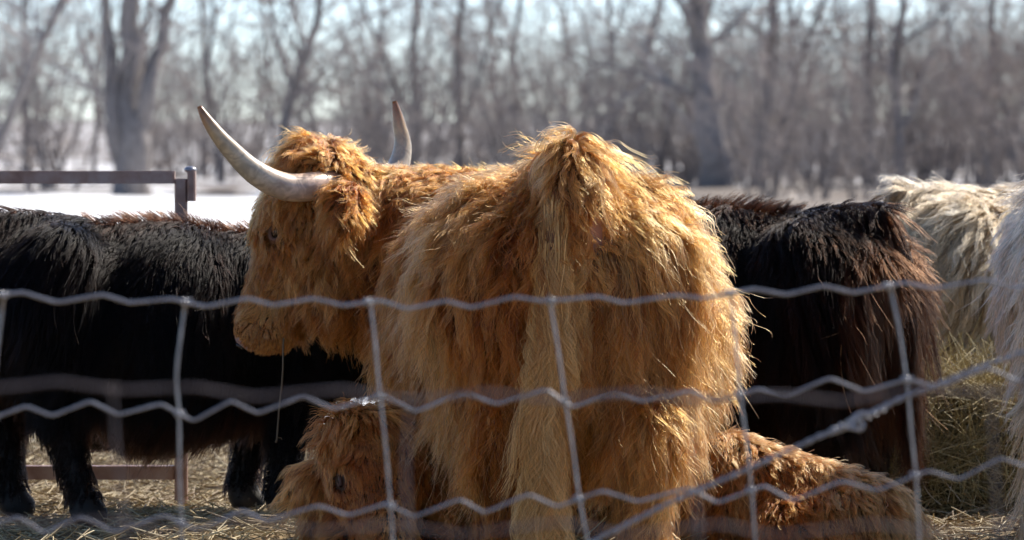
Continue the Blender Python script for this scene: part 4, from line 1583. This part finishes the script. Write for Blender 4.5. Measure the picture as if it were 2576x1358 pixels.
Y1 = 7.2
woven_fence('wire_fence', 'galvanised woven wire fence with zigzag crimped line wires close behind the nearer blurred one', Y1,
            [[(-400, 742), (0, 745), (240, 752), (470, 762), (700, 758), (935, 765), (1110, 767), (1380, 750), (1640, 752), (1880, 735), (2240, 720), (2576, 714), (3000, 712)],
             [(-400, 1050), (0, 1042), (220, 1030), (455, 1036), (640, 1028), (850, 1012), (1040, 1018), (1250, 1004), (1430, 1004), (1640, 1000), (1860, 992), (2100, 975), (2290, 966), (2440, 955), (2576, 935), (3000, 930)],
             [(-400, 1322), (0, 1324), (240, 1318), (450, 1318), (650, 1300), (850, 1285), (985, 1286), (1200, 1272), (1450, 1262), (1740, 1245), (1900, 1240), (2100, 1232), (2300, 1210), (2450, 1178), (2576, 1172), (3000, 1168)]],
            [[(10, 748), (-8, 900), (-15, 1040), (-12, 1325), (-10, 1420)],
             [(468, 752), (448, 900), (444, 960), (452, 1050), (452, 1200), (458, 1340), (462, 1420)],
             [(930, 752), (944, 860), (952, 960), (970, 1120), (982, 1270), (990, 1380)],
             [(1380, 740), (1404, 880), (1420, 1000), (1440, 1120), (1456, 1250), (1480, 1370)],
             [(1838, 730), (1850, 860), (1862, 1000), (1878, 1110), (1890, 1230), (1900, 1370)],
             [(2236, 716), (2262, 830), (2282, 970), (2292, 1090), (2306, 1220), (2312, 1370)],
             [(2660, 712), (2680, 900), (2690, 1100), (2710, 1370)]],
            M['wire'], 0.0025, [0.0075, 0.0150, 0.0140], 0.122, 500, -1.45, 1.45, [0.40, 0.27, 0.15, 0.05])
Y2 = 4.6
woven_fence('wire_fence', 'nearest woven wire fence, strongly blurred purplish wires across the lower half', Y2,
            [[(-600, 975), (0, 975), (280, 972), (560, 985), (930, 985), (1030, 1000), (1400, 1000), (1750, 1000), (2070, 1005), (2400, 985), (2576, 975), (3200, 970)],
             [(-600, 1310), (0, 1300), (310, 1325), (700, 1310), (1025, 1330), (1400, 1328), (1755, 1330), (2100, 1335), (2576, 1330), (3200, 1330)]],
            [[(-460, 975), (-450, 1150), (-440, 1340), (-430, 1500)],
             [(284, 968), (290, 1100), (306, 1240), (316, 1340), (325, 1500)],
             [(1030, 1000), (1020, 1150), (1024, 1300), (1030, 1500)],
             [(1742, 1000), (1748, 1180), (1756, 1330), (1762, 1500)],
             [(2490, 985), (2500, 1150), (2510, 1330), (2515, 1500)]],
            M['wire_old'], 0.0017, [0.0055, 0.0070], 0.16, 700, -1.25, 1.25, [0.60, 0.45, 0.31, 0.18, 0.06])

# twisted two-strand brace wire running up to the right across the first fence
YB = 7.12
bp = [at(1100, 1500, YB), at(1480, 1368, YB), at(1690, 1262, YB), at(1900, 1172, YB), at(2060, 1098, YB), at(2165, 1062, YB)]
bq = [at(2150, 1058, YB), at(2250, 1010, YB), at(2340, 975, YB), at(2460, 925, YB), at(2576, 885, YB), at(2900, 790, YB)]
brace = empty('brace_wire', (0, YB, 0))
tag(brace, 'twisted diagonal brace wire joined by a hooked splice, sloping up to the right', 'wire')


def twist(pts, name, turns_per_m=26, rw=0.0022):
    P = np.array([tuple(p) for p in pts])
    seg = np.linalg.norm(np.diff(P, axis=0), axis=1)
    s = np.concatenate([[0], np.cumsum(seg)])
    m = int(s[-1] * turns_per_m * 9)
    ss = np.linspace(0, s[-1], m)
    C = np.stack([np.interp(ss, s, P[:, i]) for i in range(3)], 1)
    dd = nrm(np.gradient(C, axis=0))
    a = nrm(np.cross(dd, np.array([[0, 1.0, 0]])))
    b = np.array([[0, 1.0, 0]]) * np.ones((m, 1))
    for phs in (0, math.pi):
        w = 2 * math.pi * turns_per_m * ss + phs
        Q = C + (a * np.cos(w)[:, None] + b * np.sin(w)[:, None]) * rw * 1.05
        MB().tube([Vector(q) - Vector((0, YB, 0)) for q in Q], rw, 6).build(name, M['wire'], brace)


twist(bp, 'strand')
twist(bq, 'strand')
o_ = Vector((0, YB, 0))
# the two hooked ends
hook1 = [at(2120, 1072, YB), at(2165, 1082, YB), at(2172, 1070, YB), at(2160, 1056, YB)]
hook2 = [at(2200, 1038, YB), at(2165, 1038, YB), at(2148, 1046, YB), at(2140, 1066, YB), at(2150, 1076, YB)]
for hk in (hook1, hook2):
    MB().tube([p - o_ + Vector((0, -0.006, 0)) for p in rounded(hk)], 0.0027, 8).build('hook', M['wire'], brace)
    wr = []
    c0 = hk[0] - o_
    for k in range(26):
        an = 2 * math.pi * 3 * k / 25
        wr.append(c0 + Vector((-0.018 + 0.036 * k / 25, math.cos(an) * 0.0055, math.sin(an) * 0.0055 + (0.010 - 0.02 * k / 25) * -0.9)))
    MB().tube(wr, 0.0020, 6).build('wrap', M['wire'], brace)
print('total %.1fs' % (time.time() - T0))
